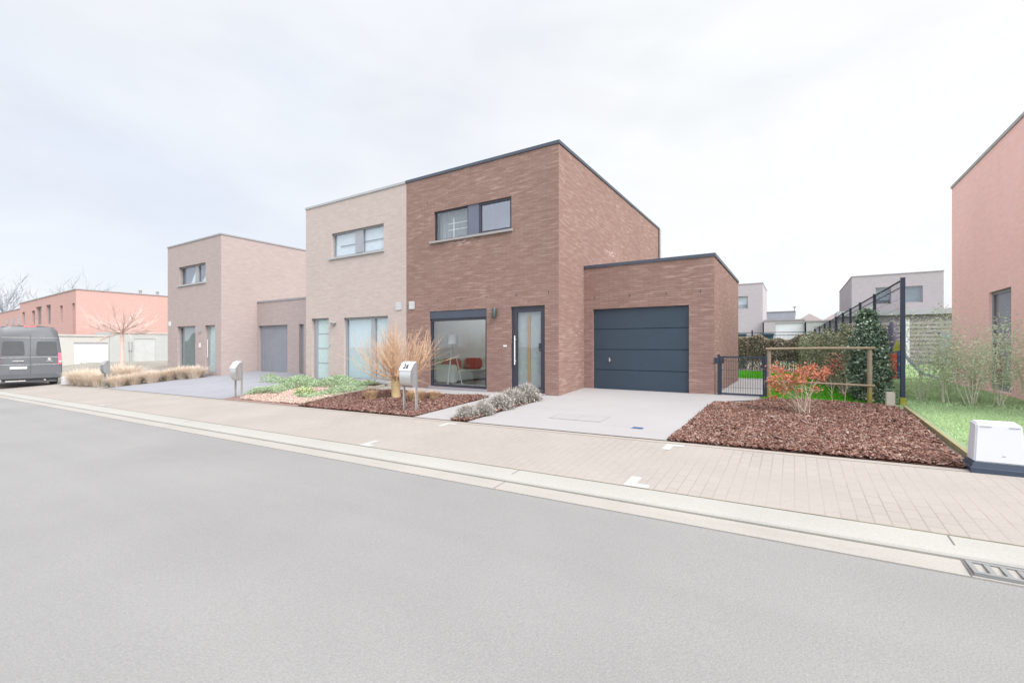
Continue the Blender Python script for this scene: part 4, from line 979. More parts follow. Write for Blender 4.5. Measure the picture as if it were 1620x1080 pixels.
# play things glimpsed through the fence
ty = thing('toy_slide', 'small orange and blue plastic slide glimpsed past the blue fence post', 'toy slide', (3.0, 20, .06))
b = MB(); b.loft([[(2.75,19.9,z), (2.95,19.9,z), (2.95,20.2,z), (2.75,20.2,z)] for z in (.06,.95)]); b.build('ladder', M['toyorange'], ty)
b = MB(); b.box(2.96, 3.1, 19.9, 20.2, .06, 1.05, .02); b.build('tower', M['toyblue'], ty)
b = MB(); b.prism([(3.1,.95),(3.6,.25),(4.0,.12),(4.0,.2),(3.62,.33),(3.1,1.05)], lambda x, z: (x,19.9,z), lambda x, z: (x,20.25,z)); b.build('chute', paint('pale_blue_plastic', V(176,196,220), .4), ty)
b = MB(); b.prism([(2.86,1.02),(2.97,1.42),(3.1,1.06)], lambda x, z: (x,19.95,z), lambda x, z: (x,20.15,z)); b.build('roof', M['toyyellow'], ty)
pa = thing('parasol', 'closed mauve parasol standing behind the blue fence', 'parasol', (3.05, 21.5, .06))
MB().tube([(3.05,21.5,.06), (3.05,21.5,1.2)], .025, 6).build('pole', M['white'], pa)
b = MB(); b.loft([[(3.05+q*math.cos(a)*(1+.2*math.sin(4*a)), 21.5+q*math.sin(a), z) for a in [i*math.pi/8 for i in range(16)]] for q, z in ((.10,.85),(.17,1.2),(.12,1.8),(.03,2.25))]); b.build('canopy', M['purple'], pa, True)

# ------------------------------------------------------------------ van
vx, vy, vz = -28.7, 5.67, g(-29, 5.6)
vn = thing('van', 'dark grey high roof van parked half on the pavement, seen from behind', 'van', (vx-2.7, vy, vz))
def sect(x, hw, zt, zb_, top=.12):
    pr = [(-hw+.03,zb_), (-hw,zb_+.25), (-hw-.0,1.05), (-hw+.03,1.55), (-hw+.10,2.15), (-hw+.16,zt-.18), (-hw+.24,zt-.06), (-hw+.42,zt)]
    full = pr+[(-a, b_) for a, b_ in pr[::-1]]
    return [(vx+x, vy+a, vz+b_) for a, b_ in full]
b = MB(); b.loft([sect(0,.99,2.6,.42), sect(-.05,1.04,2.66,.38), sect(-.4,1.05,2.69,.35), sect(-3.8,1.05,2.69,.35), sect(-4.5,1.02,2.2,.35), sect(-5.0,.98,1.35,.35), sect(-5.4,.9,1.1,.4)])
vb = b.build('body', M['van'], vn, True)
MB().box(vx+.0, vx+.013, vy-.008, vy+.008, vz+.55, vz+2.3).build('door_gap', M['van_dark'], vb); b = MB(); b.box(vx, vx+.01, vy-.86, vy+.86, vz+2.17, vz+2.185); b.box(vx, vx+.011, vy-.94, vy+.94, vz+1.30, vz+1.315); b.box(vx, vx+.011, vy-.94, vy+.94, vz+.98, vz+.995); b.build('door_seam', M['chrome'], vb)
for s in (-1, 1):
    c = .52*s; bm = bmesh.new()
    m = MB(); pr = [(c-.33,1.42),(c+.33,1.42),(c+.34,1.5),(c+.31,1.98),(c+.26,2.02),(c-.26,2.02),(c-.31,1.98),(c-.34,1.5)]
    m.prism(pr, lambda y_, z_: (vx-.01-.0*(z_), vy+y_, vz+z_), lambda y_, z_: (vx+.016, vy+y_, vz+z_)); bm.free()
    m.build('rear_window', M['van_glass'], vn)
    m = MB(); y_ = s*.955
    m.loft([[(vx+dx, vy+y_-.06, vz+z_), (vx+dx+.02, vy+y_+.04, vz+z_), (vx+dx-.12, vy+y_+.075, vz+z_), (vx+dx-.12, vy+y_-.06, vz+z_)] for z_, dx in ((.98,.02),(1.06,.03),(1.40,.03),(1.5,.02))]); tl = m.build('tail_light', M['taillight'], vn)
    MB().box(vx+.03, vx+.056, vy+y_-.05, vy+y_+.042, vz+1.07, vz+1.15).build('reversing_light', M['lightclear'], tl)
    w_ = MB(); w_.tube([(vx-.95, vy+s*.95-.1, vz+.34), (vx-.95, vy+s*.95+.08, vz+.34)], .34, 20); wo = w_.build('wheel', M['tyre'], vn, True)
    MB().tube([(vx-.95, vy+s*1.0+s*.035-.01, vz+.34), (vx-.95, vy+s*1.0+s*.035+.01, vz+.34)], .2, 14).build('rim', M['chrome'], wo, True)
    w_ = MB(); w_.tube([(vx-4.5, vy+s*.95-.1, vz+.34), (vx-4.5, vy+s*.95+.08, vz+.34)], .34, 20); w_.build('wheel', M['tyre'], vn, True)
MB().box(vx-.02, vx+.1, vy-.98, vy+.98, vz+.36, vz+.56, .03).build('bumper', M['van_dark'], vn, True)
MB().box(vx-.1, vx-.03, vy-.85, vy+.85, vz+.2, vz+.36).build('underbody', M['van_dark'], vn)
MB().box(vx-.06, vx+.03, vy-.75, vy-.15, vz+.26, vz+.31).build('step', M['chrome'], vn)
MB().tube([(vx-.2,vy+.45,vz+.3), (vx+.04,vy+.45,vz+.3)], .035, 8).build('exhaust', M['chrome'], vn, True)
MB().box(vx+.005, vx+.02, vy-.62, vy-.10, vz+.80, vz+.91, .004).build('number_plate', M['white'], vn)
MB().box(vx+.002, vx+.03, vy-.55, vy-.2, vz+1.13, vz+1.165, .006).build('handle', M['chrome'], vn)
e = MB(); e.loft([[(vx+dx, vy+.60+.055*math.cos(a), vz+1.22+.055*math.sin(a)) for a in [i*math.pi/8 for i in range(16)]] for dx in (.0,.02)]); e.box(vx+.0, vx+.016, vy+.5, vy+.7, vz+1.125, vz+1.145); e.build('emblem', M['chrome'], vn, True)
MB().box(vx-.12, vx-.02, vy-.2, vy+.2, vz+2.64, vz+2.70, .01).build('brake_light', paint('dull_red_light', (.6,.2,.22), .4), vn)
b = MB(); b.prism([(-.8,2.64),(-.3,2.71),(.3,2.72),(.8,2.65),(.75,2.6),(-.75,2.6)], lambda y_, z_: (vx-.6, vy+y_, vz+z_), lambda y_, z_: (vx-.12, vy+y_, vz+z_)); b.build('spoiler', M['van_dark'], vn)

# ------------------------------------------------------------------ plants
def leaves(name, pts, size, mat, parent=None, tilt=1.2, asp=.55):
    n = len(pts); t, u, w = rand_rot(n, tilt); L = size*rng.uniform(.6,1.3,n); W = L*asp
    fold = w*(L*.18)[:,None]
    v = np.stack([pts-t*L[:,None], pts+u*W[:,None]+fold, pts+t*L[:,None], pts-u*W[:,None]+fold], 1).reshape(-1,3)
    return np_mesh(name, v, 4, mat, parent)
def clumped(n, k, sample, sd):
    """points gathered round k centres from sample(n)"""
    c = sample(k); i = rng.integers(0, k, n); return c[i]+rng.normal(0, 1, (n,3))*np.array(sd)
def blade_tuft(cx, cy, cz, n, r, h, w, spread, curve=.5):
    a = rng.uniform(0, 2*np.pi, n); rr = r*np.sqrt(rng.random(n))
    base = np.stack([cx+rr*np.cos(a), cy+rr*np.sin(a), np.full(n, cz)], 1)
    a2 = a+rng.normal(0,.6,n); L = h*rng.uniform(.55,1.1,n); sp = spread*rng.uniform(.2,1.2,n)
    d = np.stack([np.cos(a2), np.sin(a2), np.zeros(n)], 1); side = np.stack([-np.sin(a2), np.cos(a2), np.zeros(n)], 1)*(w*rng.uniform(.6,1.3,n))[:,None]
    up = np.array([0,0,1.])
    mid = base+up*(L*.6)[:,None]+d*(sp*.35)[:,None]; tip = base+up*(L*(1-curve*.35*rng.random(n)))[:,None]+d*sp[:,None]
    return base, mid, tip, side
def tuft_mesh(name, parts, mat, parent=None):
    vs = []
    for base, mid, tip, side in parts:
        vs.append(np.stack([base-side, base+side, mid+side*.8, mid-side*.8], 1).reshape(-1,3)); vs.append(np.stack([mid-side*.8, mid+side*.8, tip+side*.15, tip-side*.15], 1).reshape(-1,3))
    return np_mesh(name, np.concatenate(vs), 4, mat, parent)

# ornamental grasses
protos = []
for k_ in range(3):
    o = thing('ornamental_grass', 'x', 'ornamental grass', (0,0,0), 'dry ornamental grasses')
    tuft_mesh('blades', [blade_tuft(0,0,0,900,.22,.78,.008,.42), blade_tuft(0,0,0,300,.1,.9,.006,.2)], M['straw'], o); protos.append(o)
spots = [(-26.9,6.75,'dry beige grass clump next to the white utility box'), (-26.1,6.8,'dry beige grass clump second from the white utility box'), (-25.3,6.85,'dry beige grass clump in front of the white garage door'), (-24.5,6.85,'dry beige grass clump just before the dark mailbox'),
         (-23.0,7.0,'dry beige grass clump just past the dark mailbox'), (-22.9,7.5,'dry beige grass clump below the bare umbrella tree trunk'), (-22.6,8.0,'dry beige grass clump in front of the pale grey garage'), (-22.6,8.6,'dry beige grass clump before the corner of the grey brown house'),
         (-22.3,9.0,'dry beige grass clump under the low window of the grey brown house'), (-21.85,9.25,'last dry beige grass clump before the grey brown house door'), (-25.4,7.7,'dry beige grass clump in the second row behind the utility box'), (-24.3,7.8,'dry beige grass clump in the second row behind the dark mailbox')]
for i, (x, y, lab) in enumerate(spots):
    o = protos[i] if i < 3 else copy_tree(protos[i%3])
    o.location = (x, y, g(x,y)); s = random.uniform(.85,1.1); o.scale = (s*1.1, s*1.1, s*(.86 if x < -23.5 else .68)); o.rotation_euler = (0,0,random.uniform(0,6)); o['label'] = lab

# lavender
def lavender():
    o = thing('lavender_bush', 'x', 'lavender', (0,0,0), 'lavender bushes along the path')
    n = 650; th = rng.uniform(0,2*np.pi,n); ph = np.arccos(rng.uniform(.05,1,n)); rr = rng.uniform(.75,1.05,n)
    tip = np.stack([np.sin(ph)*np.cos(th)*.30, np.sin(ph)*np.sin(th)*.30, np.cos(ph)*.34+.04], 1)*rr[:,None]
    base = tip*.25*np.array([1,1,.2]); mid = tip*.65+np.array([0,0,.02]); sd = np.cross(tip, np.array([0,0,1.])); sd /= (np.linalg.norm(sd,axis=1,keepdims=True)+1e-6); sd *= .007
    tuft_mesh('sprigs', [(base, mid, tip, sd)], M['lav'], o)
    d = rng.normal(0,1,(1500,3)); d[:,2] = np.abs(d[:,2]); d /= np.linalg.norm(d,axis=1,keepdims=True)
    leaves('leaves', d*rng.uniform(.6,1.,(1500,1))*np.array([.29,.29,.34]), .022, M['lav'], o, 1.5, .25)
    return o
lv = [lavender(), lavender(), lavender()]
for i, (x, y, s, lab) in enumerate(((-5.33,6.92,.82,'grey lavender bush nearest the pavement'), (-5.2,7.3,.78,'low grey lavender bush second from the pavement'), (-5.25,7.95,1.,'grey lavender bush in the middle of the strip'),
                                    (-5.3,8.5,1.08,'rounded grey lavender bush second from the front door'), (-5.25,9.05,1.22,'largest grey lavender bush in front of the glass front door'), (-5.4,7.6,.8,'small grey lavender bush leaning over the walkway'))):
    o = lv[i] if i < 3 else copy_tree(lv[i%3])
    o.location = (x, y, g(x,y)); o.scale = (s*1.14,s*1.14,s*.98); o.rotation_euler = (0,0,i*1.3); o['label'] = lab

# dry cut tufts round the tree
tp = thing('dry_tuft', 'x', 'dry tuft', (0,0,0), 'cut back straw tufts')
tuft_mesh('blades', [blade_tuft(0,0,0,500,.13,.26,.006,.14)], M['straw2'], tp)
for i, (x, y, s, lab) in enumerate(((-9.2,7.9,1.,'straw coloured dry tuft on the bark near the pale board'), (-7.75,8.0,1.25,'straw coloured dry tuft behind the mailbox reading 26'), (-7.6,8.5,.9,'straw coloured dry tuft in front of the big ground floor window'))):
    o = tp if i == 0 else copy_tree(tp); o.location = (x, y, g(x,y)); o.scale = (s,s,s); o.rotation_euler = (0,0,i*2); o['label'] = lab

def twig_path(p, d, L, n=5, up=.25, wob=.06):
    pts = [Vector(p)]; d = Vector(d).normalized(); st = L/n
    for i in range(n):
        d = (d+Vector((random.gauss(0,wob), random.gauss(0,wob), up*st+random.gauss(0,wob)))).normalized(); pts.append(pts[-1]+d*st)
    return pts, d
# pollarded tree by the mailbox
tx, ty_ = -8.66, 8.25; tz = g(tx, ty_)
tr1 = thing('pollarded_tree', 'bare pollarded tree with a round head of tan shoots behind the mailbox', 'tree', (tx, ty_, tz))
b = MB(); b.tube([(tx,ty_,tz-.1), (tx+.01,ty_,tz+.05), (tx-.01,ty_,tz+.22), (tx,ty_,tz+.42), (tx+.01,ty_,tz+.56)], [.155,.12,.11,.125,.10], 10)
b.build('trunk', M['twig_trunk'], tr1, True)
b = MB()
for i in range(34):
    a = i*2.399+random.uniform(-.3,.3); el = random.choice([.08,.16,.3,.5,.8,1.2])+random.uniform(-.08,.1)
    d = (math.cos(a)*math.cos(el), math.sin(a)*math.cos(el), math.sin(el))
    pts, dd = twig_path((tx+.05*math.cos(a), ty_+.05*math.sin(a), tz+.46+random.uniform(0,.12)), d, random.uniform(.75,1.1)*(1.05-.3*el), 4, .35, .13)
    b.tube(pts, [.020,.017,.014,.011,.009], 5)
    for k_ in range(12):
        q = pts[random.randint(1,4)]
        d2 = (dd.x*.6+random.gauss(0,.42), dd.y*.6+random.gauss(0,.42), dd.z+random.gauss(.5,.4))
        p2, d3 = twig_path(q, d2, random.uniform(.45,1.0), 5, .3, .12)
        b.tube(p2, [.0055,.005,.0045,.004,.003,.002], 3, False)
        if k_ % 2 == 0:
            p3, _ = twig_path(p2[3], (d3.x+random.gauss(0,.5), d3.y+random.gauss(0,.5), d3.z+random.gauss(0,.4)), random.uniform(.25,.55), 3, .3, .09)
            b.tube(p3, [.0035,.003,.0025,.0018], 3, False)
b.build('crown', M['twig'], tr1, fix=False)
# umbrella tree down the street
ux_, uy_ = -34.2, 10.6; uz = g(ux_, uy_)
tr2 = thing('umbrella_tree', 'small bare tree with a flat spreading crown before the pale garages', 'tree', (ux_, uy_, uz))
b = MB(); b.tube([(ux_,uy_,uz-.2), (ux_+.02,uy_,uz+.9), (ux_-.02,uy_,uz+1.7), (ux_,uy_,2.0)], [.13,.10,.09,.10], 8); b.build('trunk', M['twig_far'], tr2, True)
b = MB()
for i in range(22):
    a = i*2.399; el = random.choice([.05,.15,.3,.6,1.0]); d = (math.cos(a)*math.cos(el), math.sin(a)*math.cos(el), math.sin(el))
    pts, dd = twig_path((ux_,uy_,1.98), d, random.uniform(1.0,1.6), 4, .08, .12); b.tube(pts, [.03,.025,.02,.017,.014], 4)
    for k_ in range(15):
        p2, d3 = twig_path(pts[random.randint(1,4)], (dd.x+random.gauss(0,.45), dd.y+random.gauss(0,.45), dd.z+random.gauss(.12,.25)), random.uniform(.5,.95), 4, .12, .1)
        b.tube(p2, [.010,.009,.008,.007,.005], 3, False)
b.build('crown', M['twig_far'], tr2, fix=False)
# far bare trees
def far_tree(x, y, h, lab, i):
    o = thing('far_tree', lab, 'tree', (x, y, -.5), 'bare trees beyond the terrace')
    b = MB(); b.tube([(x,y,-1), (x,y,h*.35), (x+.2,y,h*.62)], [.28,.22,.14], 6); b.build('trunk', M['twig_haze'], o)
    b = MB()
    for k_ in range(26):
        q = (x+.1*random.random(), y, h*random.uniform(.28,.62)); a = random.uniform(0,6.28); el = random.uniform(.5,1.35)
        pts, dd = twig_path(q, (math.cos(a)*math.cos(el), math.sin(a)*math.cos(el), math.sin(el)), h*random.uniform(.22,.42), 5, .02, .12); b.tube(pts, [.09,.075,.06,.045,.035,.02], 4, False)
        for _ in range(7):
            p2, _d = twig_path(pts[random.randint(1,5)], (dd.x+random.gauss(0,.5), dd.y+random.gauss(0,.5), dd.z+random.gauss(0,.4)), h*random.uniform(.08,.18), 3, .02, .12); b.tube(p2, [.035,.03,.022,.015], 3, False)
    b.build('crown', M['twig_haze'], o, fix=False)
for i, (x, y, h, lab) in enumerate(((-128,22,15.5,'faint bare tree on the skyline at the picture edge'), (-126,27,13.5,'faint bare tree on the skyline, middle of three beside the terrace'), (-122,31,16.5,'faint bare tree on the skyline nearest the rose terrace roof'))): far_tree(x, y, h, lab, i)

# hedges
def hedge_box(n, fx, y0, y1, wd, h, z0=.1):
    y = rng.uniform(y0, y1, n); x0 = np.vectorize(fx)(y); s = rng.random(n)
    top = h*(.92+.07*np.sin(y*2.1)+.05*np.sin(y*5.3+1))
    z = z0+(top-z0)*rng.random(n)**.85
    shell = rng.random(n) < .72
    x = x0-wd*np.where(shell, rng.choice([0.02,.98],n)+rng.normal(0,.05,n), s)
    return np.stack([x+rng.normal(0,.03,n), y, z], 1)
hb = thing('rear_hedge', 'brownish clipped hedge across the rear of the lawn', 'hedge', (-1, 23.8, .06))
n = 34000; x = rng.uniform(-3.2,.75,n); z = .12+1.6*rng.random(n)**.8*(.93+.06*np.sin(x*3)+.04*np.sin(x*8)); y = 23.75+np.where(rng.random(n)<.65, -.28+rng.normal(0,.06,n), rng.uniform(-.3,.3,n))
k_ = (z > .55) | (rng.random(n) < .35)
leaves('foliage', np.stack([x,y,z],1)[k_], .034, M['hedge'], hb)
b = MB()
for i in range(46):
    xx = -3.2+i*.087; pts, _ = twig_path((xx,23.75+random.uniform(-.1,.1),.0), (random.gauss(0,.12),random.gauss(0,.1),1), random.uniform(.9,1.6), 4, .1, .06); b.tube(pts, [.02,.016,.012,.009,.006], 4, False)
b.build('stem', M['hedgestem'], hb, fix=False)
hsd = thing('side_hedge', 'grey green clipped hedge along the tall blue wire fence', 'hedge', (1.3, 17, .06))
fx = lambda yy: 1.78-.99*(yy-11.44)/13.06-.08
pts = hedge_box(34000, fx, 12.3, 23.6, .62, 1.72, .1)
leaves('foliage', pts, .030, M['hedge2'], hsd)
b = MB()
for i in range(60):
    yy = 12.3+i*.19; p_, _ = twig_path((fx(yy)-.3+random.uniform(-.15,.15), yy, 0), (random.gauss(0,.15),random.gauss(0,.1),1), random.uniform(.9,1.55), 4, .1, .06); b.tube(p_, [.018,.014,.011,.008,.005], 4, False)
b.build('stem', M['hedgestem'], hsd, fix=False)
# ivy column
iv = thing('ivy_column', 'tall dark green ivy column overgrowing the end of the hedge', 'ivy', (1.33, 11.6, .06))
def ivs(n):
    z = rng.random(n)**.9*1.85; wd = np.interp(z, [0,.5,1.1,1.5,1.85], [.35,.35,.29,.19,.06]); cx = np.interp(z, [0,1.,1.85], [1.34,1.29,1.26])
    a = rng.uniform(0,2*np.pi,n); r_ = wd*np.sqrt(rng.uniform(.35,1,n))
    return np.stack([cx+r_*np.cos(a), 11.72+r_*np.sin(a)*1.1, z+.06], 1)
p_ = np.concatenate([clumped(9000, 170, ivs, (.055,.055,.05)), ivs(5000)])
leaves('foliage', p_, .026, M['ivy'], iv, 1.3, .7)
b = MB()
for i in range(9):
    a = random.uniform(0,6.28); q_, _ = twig_path((1.3+.1*math.cos(a),11.7+.1*math.sin(a),0), (random.gauss(0,.2),random.gauss(0,.2),1), random.uniform(.9,1.3), 5, .5, .05); b.tube(q_, [.02,.017,.014,.011,.008,.005], 5, False)
b.build('stem', M['hedgestem'], iv, fix=False)

# copper leaved shrub in the bark bed
sx, sy = .14, 9.56; sz = g(sx, sy)
cs = thing('copper_shrub', 'sparse shrub with copper orange leaves in the bark bed before the rail', 'shrub', (sx, sy, sz))
cl = [(-0.28,9.50,0.78,0.06), (-0.20,9.60,0.70,0.07), (-0.10,9.50,0.63,0.05), (-0.32,9.40,0.59,0.05), (-0.30,9.50,0.47,0.06), (-0.20,9.50,0.41,0.06), (-0.10,9.60,0.46,0.05), (-0.03,9.50,0.56,0.03), (0.08,9.70,0.74,0.07), (0.14,9.60,0.66,0.07), (0.11,9.50,0.58,0.05), (0.26,9.80,0.81,0.05), (0.31,9.70,0.69,0.05), (0.45,9.80,0.71,0.05), (0.48,9.90,0.76,0.03), (0.41,9.80,0.60,0.03), (0.33,9.60,0.44,0.03), (0.07,9.50,0.40,0.025), (-0.30,9.40,0.28,0.02)]
b = MB(); lp_ = []
for (qx, qy, qz, sd) in cl:
    c_ = Vector((qx, qy, qz)); lp_.append(np.array(c_)+rng.normal(0,1,(int(34+sd*1500),3))*np.array([sd,sd*1.4,sd*.8]))
    base = Vector((sx+random.gauss(0,.05), sy+random.gauss(0,.05), sz)); md = base.lerp(c_, .5)+Vector((random.gauss(0,.04),random.gauss(0,.05),.05))
    b.tube([base, base.lerp(md,.5)+Vector((0,0,.04)), md, md.lerp(c_,.5)+Vector((0,0,.03)), c_], [.0065,.0055,.0045,.0035,.0025], 4, False)
    for _ in range(4):
        q_, _d = twig_path(md.lerp(c_, random.random()), (random.gauss(0,.7),random.gauss(0,.7),.5), random.uniform(.12,.25), 3, .2, .1); b.tube(q_, [.004,.0035,.003,.002], 3, False)
for i in range(8):
    a = random.uniform(0,6.28); q_, _d = twig_path((sx,sy,sz), (math.cos(a)*.8,math.sin(a)*.6,1), random.uniform(.35,.75), 4, .1, .12); b.tube(q_, [.005,.0045,.004,.003,.002], 3, False)
b.build('stem', M['stem'], cs, fix=False); leaves('foliage', np.concatenate(lp_), .022, M['orange'], cs, 1.3, .5)
ps = thing('pink_shrub', 'small pinkish leaved shrub against the grey green hedge', 'shrub', (.95, 12.6, .06))
q0 = Vector((0.78, 12.40, 0.78)); q1 = Vector((0.64, 12.40, 0.62))
leaves('foliage', np.concatenate([np.array(q0)+rng.normal(0,1,(170,3))*[.09,.08,.11], np.array(q1)+rng.normal(0,1,(70,3))*[.08,.08,.06], np.array(Vector((1.08, 12.00, 0.60)))+rng.normal(0,1,(40,3))*[.05,.05,.05]]), .026, M['pinkleaf'], ps)
b = MB()
for q in (q0, q1, Vector((0.87, 12.40, 0.60))): b.tube([(.95,12.5,.05), (.95*.5+q.x*.5, 12.45, q.z*.6), q], [.01,.007,.004], 4, False)
b.build('stem', M['stem'], ps, fix=False)
# thin bare stems by the rail
for i, (u, lab) in enumerate(((0.63,'thin bare stem rising from bark behind the copper shrub'), (0.83,'thin bare sapling stem between copper shrub and timber post'))):
    o = thing('bare_stem', lab, 'sapling', (u, 10.9, g(u, 10.9)), 'bare stems by the rail')
    p = Vector((u, 10.9, 0)); b = MB(); q_, d_ = twig_path((p.x,p.y,g(p.x,p.y)), (.05,.0,1), .55, 5, .1, .08); b.tube(q_, [.006,.0055,.005,.004,.003,.002], 4, False)
    for _ in range(5):
        q2, _d = twig_path(q_[random.randint(1,4)], (random.gauss(0,.5),random.gauss(0,.5),.7), .2, 3, .1, .1); b.tube(q2, [.003,.0025,.002,.0015], 3, False)
    b.build('stem', M['stem'], o, fix=False)

# low juniper in front of the pale house
jn = thing('low_juniper', 'low spreading faded green juniper round the pale bark bed', 'juniper', (-12.2, 8.8, g(-12.2,8.8)))
def sweep(path, wd, h, n):
    path = [Vector((*p,0)) for p in path]; seg = [(path[i+1]-path[i]).length for i in range(len(path)-1)]; tot = sum(seg); out = []
    for _ in range(n):
        s = random.random()*tot; i = 0
        while i < len(seg)-1 and s > seg[i]: s -= seg[i]; i += 1
        p = path[i].lerp(path[i+1], min(1, s/seg[i])); d = (path[i+1]-path[i]).normalized(); nn = Vector((-d.y,d.x,0)); o_ = random.uniform(-1,1)
        hh = h*(1-o_*o_)**.5*(.8+.3*math.sin(p.x*3.1+p.y*4.3)); q = p+nn*o_*wd; z = g(q.x,q.y)+hh*(random.random()**.4)
        out.append((q.x, q.y, z))
    return np.array(out)
leaves('foliage', np.concatenate([sweep([(-13.2,7.3),(-13.9,8.3),(-13.6,9.2),(-11.1,9.45)], .5, .36, 16000), sweep([(-11.2,9.3),(-11.15,8.3),(-11.3,7.35)], .42, .2, 5000), sweep([(-16.8,9.5),(-13.5,9.5)], .3, .28, 4500)]), .028, M['green_pale'], jn, 1., .35)
sb = thing('round_shrub', 'small rounded yellow green shrub in the middle of the pale bark bed', 'shrub', (-12.0, 7.9, g(-12,7.9)))
d = rng.normal(0,1,(700,3)); d[:,2] = np.abs(d[:,2]); d /= np.linalg.norm(d,axis=1,keepdims=True)
leaves('foliage', np.array([-12.0,7.9,g(-12,7.9)])+d*rng.uniform(.6,1,(700,1))*[.36,.3,.24], .035, M['green_yel'], sb)

# young shrubs on the neighbouring lawn
ys_ = [(2.16,12.2,1.75,.22,'tall slim faded shrub just past the blue fence post'), (2.48,12.0,1.55,.26,'faded loose shrub second from the blue fence post'), (2.86,11.9,1.65,.24,'faded shrub with thin crown before the corner of the salmon house'), (3.28,12.0,1.4,.32,'bushy faded shrub under the tall window of the salmon house'), (3.66,12.1,1.6,.28,'faded shrub nearest the picture edge by the salmon wall'), (3.05,12.6,1.0,.3,'low faded shrub tucked between taller shrubs'), (2.65,12.7,.85,.3,'lowest faded shrub behind the slim one on the lawn')]
for (x, y, h, w_, lab) in ys_:
    o = thing('young_shrub', lab, 'shrub', (x, y, .06), 'young shrubs on the side lawn')
    b = MB(); tips = []
    for i in range(6):
        q_, d_ = twig_path((x+random.gauss(0,.05), y+random.gauss(0,.05), .05), (random.gauss(0,.18),random.gauss(0,.18),1), h*random.uniform(.65,1), 5, .1, .05); b.tube(q_, [.009,.008,.007,.006,.004,.003], 4, False); tips += q_[2:]
        for _ in range(4):
            q2, _d = twig_path(q_[random.randint(2,5)], (random.gauss(0,.6),random.gauss(0,.6),.6), random.uniform(.15,.35), 3, .1, .1); b.tube(q2, [.004,.0035,.003,.002], 3, False); tips += q2[1:]
    b.build('stem', M['bark_pale'], o, fix=False)
    tips = np.array([tuple(t_) for t_ in tips]); n = int(1000*h*w_/.25/1.2)
    leaves('foliage', tips[rng.integers(0,len(tips),n)]+rng.normal(0,1,(n,3))*[w_*.42,w_*.42,.11], .024, M['shrub_pale'], o, 1.3, .4)

# ------------------------------------------------------------------ camera
cam = bpy.data.cameras.new('camera'); co = bpy.data.objects.new('camera', cam); col.objects.link(co)
co.location = (0,0,1.18); co.rotation_euler = (R(90), 0, R(32))
cam.sensor_width = 36; cam.lens = 36*715/1620.; cam.shift_y = 8.5/1620.; cam.clip_end = 6000; cam.clip_start = .05
sc.camera = co

# ------------------------------------------------------------------ light
EV = 2.0
sd_ = Vector((.68,-.20,.70)).normalized(); elev = math.asin(sd_.z); az = math.atan2(sd_.x, sd_.y)
su = bpy.data.lights.new('sun', 'SUN'); so_ = bpy.data.objects.new('sun', su); col.objects.link(so_)
su.energy = 1.5; su.angle = R(45); su.color = (1,.965,.93)
so_.rotation_euler = (-sd_).to_track_quat('-Z','Y').to_euler()
wd = bpy.data.worlds.new('World'); sc.world = wd; wd.use_nodes = True
nt = wd.node_tree; nt.nodes.clear()
def N(t_, **kw):
    n_ = nt.nodes.new(t_)
    for a, v_ in kw.items(): setattr(n_, a, v_)
    return n_
L = nt.links.new
out = N('ShaderNodeOutputWorld'); bg = N('ShaderNodeBackground'); L(bg.outputs[0], out.inputs[0])
sky = N('ShaderNodeTexSky', sky_type='NISHITA'); sky.sun_disc = False; sky.sun_elevation = elev; sky.sun_rotation = az; sky.dust_density = 2.
tc = N('ShaderNodeTexCoord')
def noise(scale, sv, det, loc=(0,0,0)):
    mp = N('ShaderNodeMapping'); mp.inputs['Scale'].default_value = sv; mp.inputs['Location'].default_value = loc; L(tc.outputs['Generated'], mp.inputs[0])
    n_ = N('ShaderNodeTexNoise'); n_.inputs['Scale'].default_value = scale; n_.inputs['Detail'].default_value = det; n_.inputs['Roughness'].default_value = .5; n_.inputs['Distortion'].default_value = .4
    L(mp.outputs[0], n_.inputs['Vector']); return n_.outputs['Fac']
def ramp(f_, stops):
    r_ = N('ShaderNodeValToRGB'); e_ = r_.color_ramp.elements
    while len(e_) < len(stops): e_.new(.5)
    for i, (p_, c_) in enumerate(stops): e_[i].position = p_; e_[i].color = (*c_,1) if hasattr(c_,'__len__') else (c_,c_,c_,1)
    L(f_, r_.inputs[0]); return r_.outputs[0]
def mixc(f_, a, b_, mode='MIX'):
    m_ = N('ShaderNodeMix', data_type='RGBA', blend_type=mode)
    for s_, v_ in ((m_.inputs[0],f_), (m_.inputs[6],a), (m_.inputs[7],b_)):
        if hasattr(v_,'is_linked'): L(v_, s_)
        elif hasattr(v_,'__len__'): s_.default_value = (*v_,1)
        else: s_.default_value = v_
    return m_.outputs[2]
E_ = 2**EV
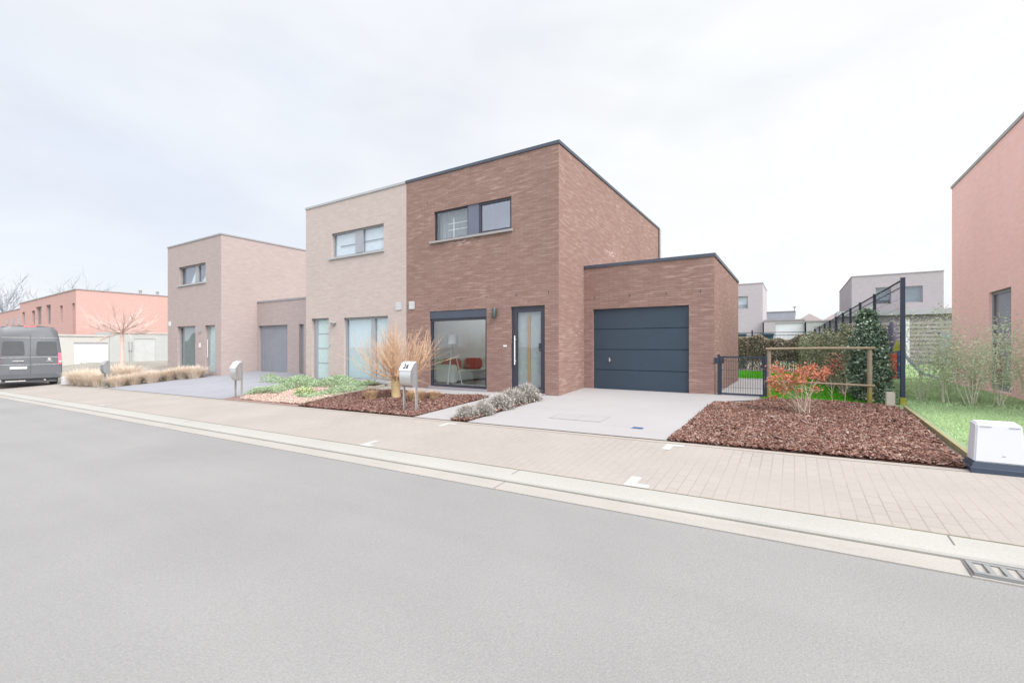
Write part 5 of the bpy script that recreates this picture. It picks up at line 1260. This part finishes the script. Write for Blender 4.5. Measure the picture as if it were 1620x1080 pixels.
def sk(r_, g_, b_): return tuple(s2l(c_)/E_ for c_ in (r_,g_,b_))
f1 = noise(1.5, (1,1,2.2), 6, (.3,.1,.0)); f2 = noise(3.2, (1,1,3.), 5, (2.,1.,0))
cloud = ramp(f1, [(.34, sk(243,247,253)), (.46, sk(252,254,255)), (.58, (1.04/E_,1.04/E_,1.03/E_))])
cloud = mixc(1., cloud, ramp(f2, [(.35,.965), (.65,1.02)]), 'MULTIPLY')
# the overcast is greyer towards the far end of the street and brighter over the gardens
dp = N('ShaderNodeVectorMath', operation='DOT_PRODUCT'); L(tc.outputs['Generated'], dp.inputs[0]); dp.inputs[1].default_value = Vector((.80,.55,.10)).normalized()
side = ramp(dp.outputs['Value'], [(0.0, (.90,.92,.965)), (.35, (.985,.995,1.005)), (.75, (1.02,1.02,1.02)), (1., (1.06,1.06,1.05))])
cloud = mixc(1., cloud, side, 'MULTIPLY')
# the unseen overcast overhead and behind the camera is boosted to light the walls
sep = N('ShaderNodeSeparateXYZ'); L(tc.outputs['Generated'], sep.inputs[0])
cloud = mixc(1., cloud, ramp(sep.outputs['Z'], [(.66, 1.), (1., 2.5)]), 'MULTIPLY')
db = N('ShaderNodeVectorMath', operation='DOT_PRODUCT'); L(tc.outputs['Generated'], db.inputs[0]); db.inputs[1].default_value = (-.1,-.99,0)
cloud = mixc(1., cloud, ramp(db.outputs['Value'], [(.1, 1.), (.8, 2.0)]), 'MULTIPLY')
sb_ = N('ShaderNodeMix', data_type='RGBA', blend_type='MULTIPLY'); sb_.inputs[0].default_value = 1.; L(sky.outputs[0], sb_.inputs[6]); sb_.inputs[7].default_value = (.06,.06,.06,1)
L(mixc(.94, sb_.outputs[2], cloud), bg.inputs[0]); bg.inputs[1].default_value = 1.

sc.view_settings.view_transform = 'Standard'; sc.view_settings.look = 'None'; sc.view_settings.exposure = EV; sc.view_settings.gamma = 1.
sc.render.engine = 'CYCLES'
sc.cycles.use_denoising = True
sc.cycles.max_bounces = 8; sc.cycles.transparent_max_bounces = 12; sc.cycles.diffuse_bounces = 4
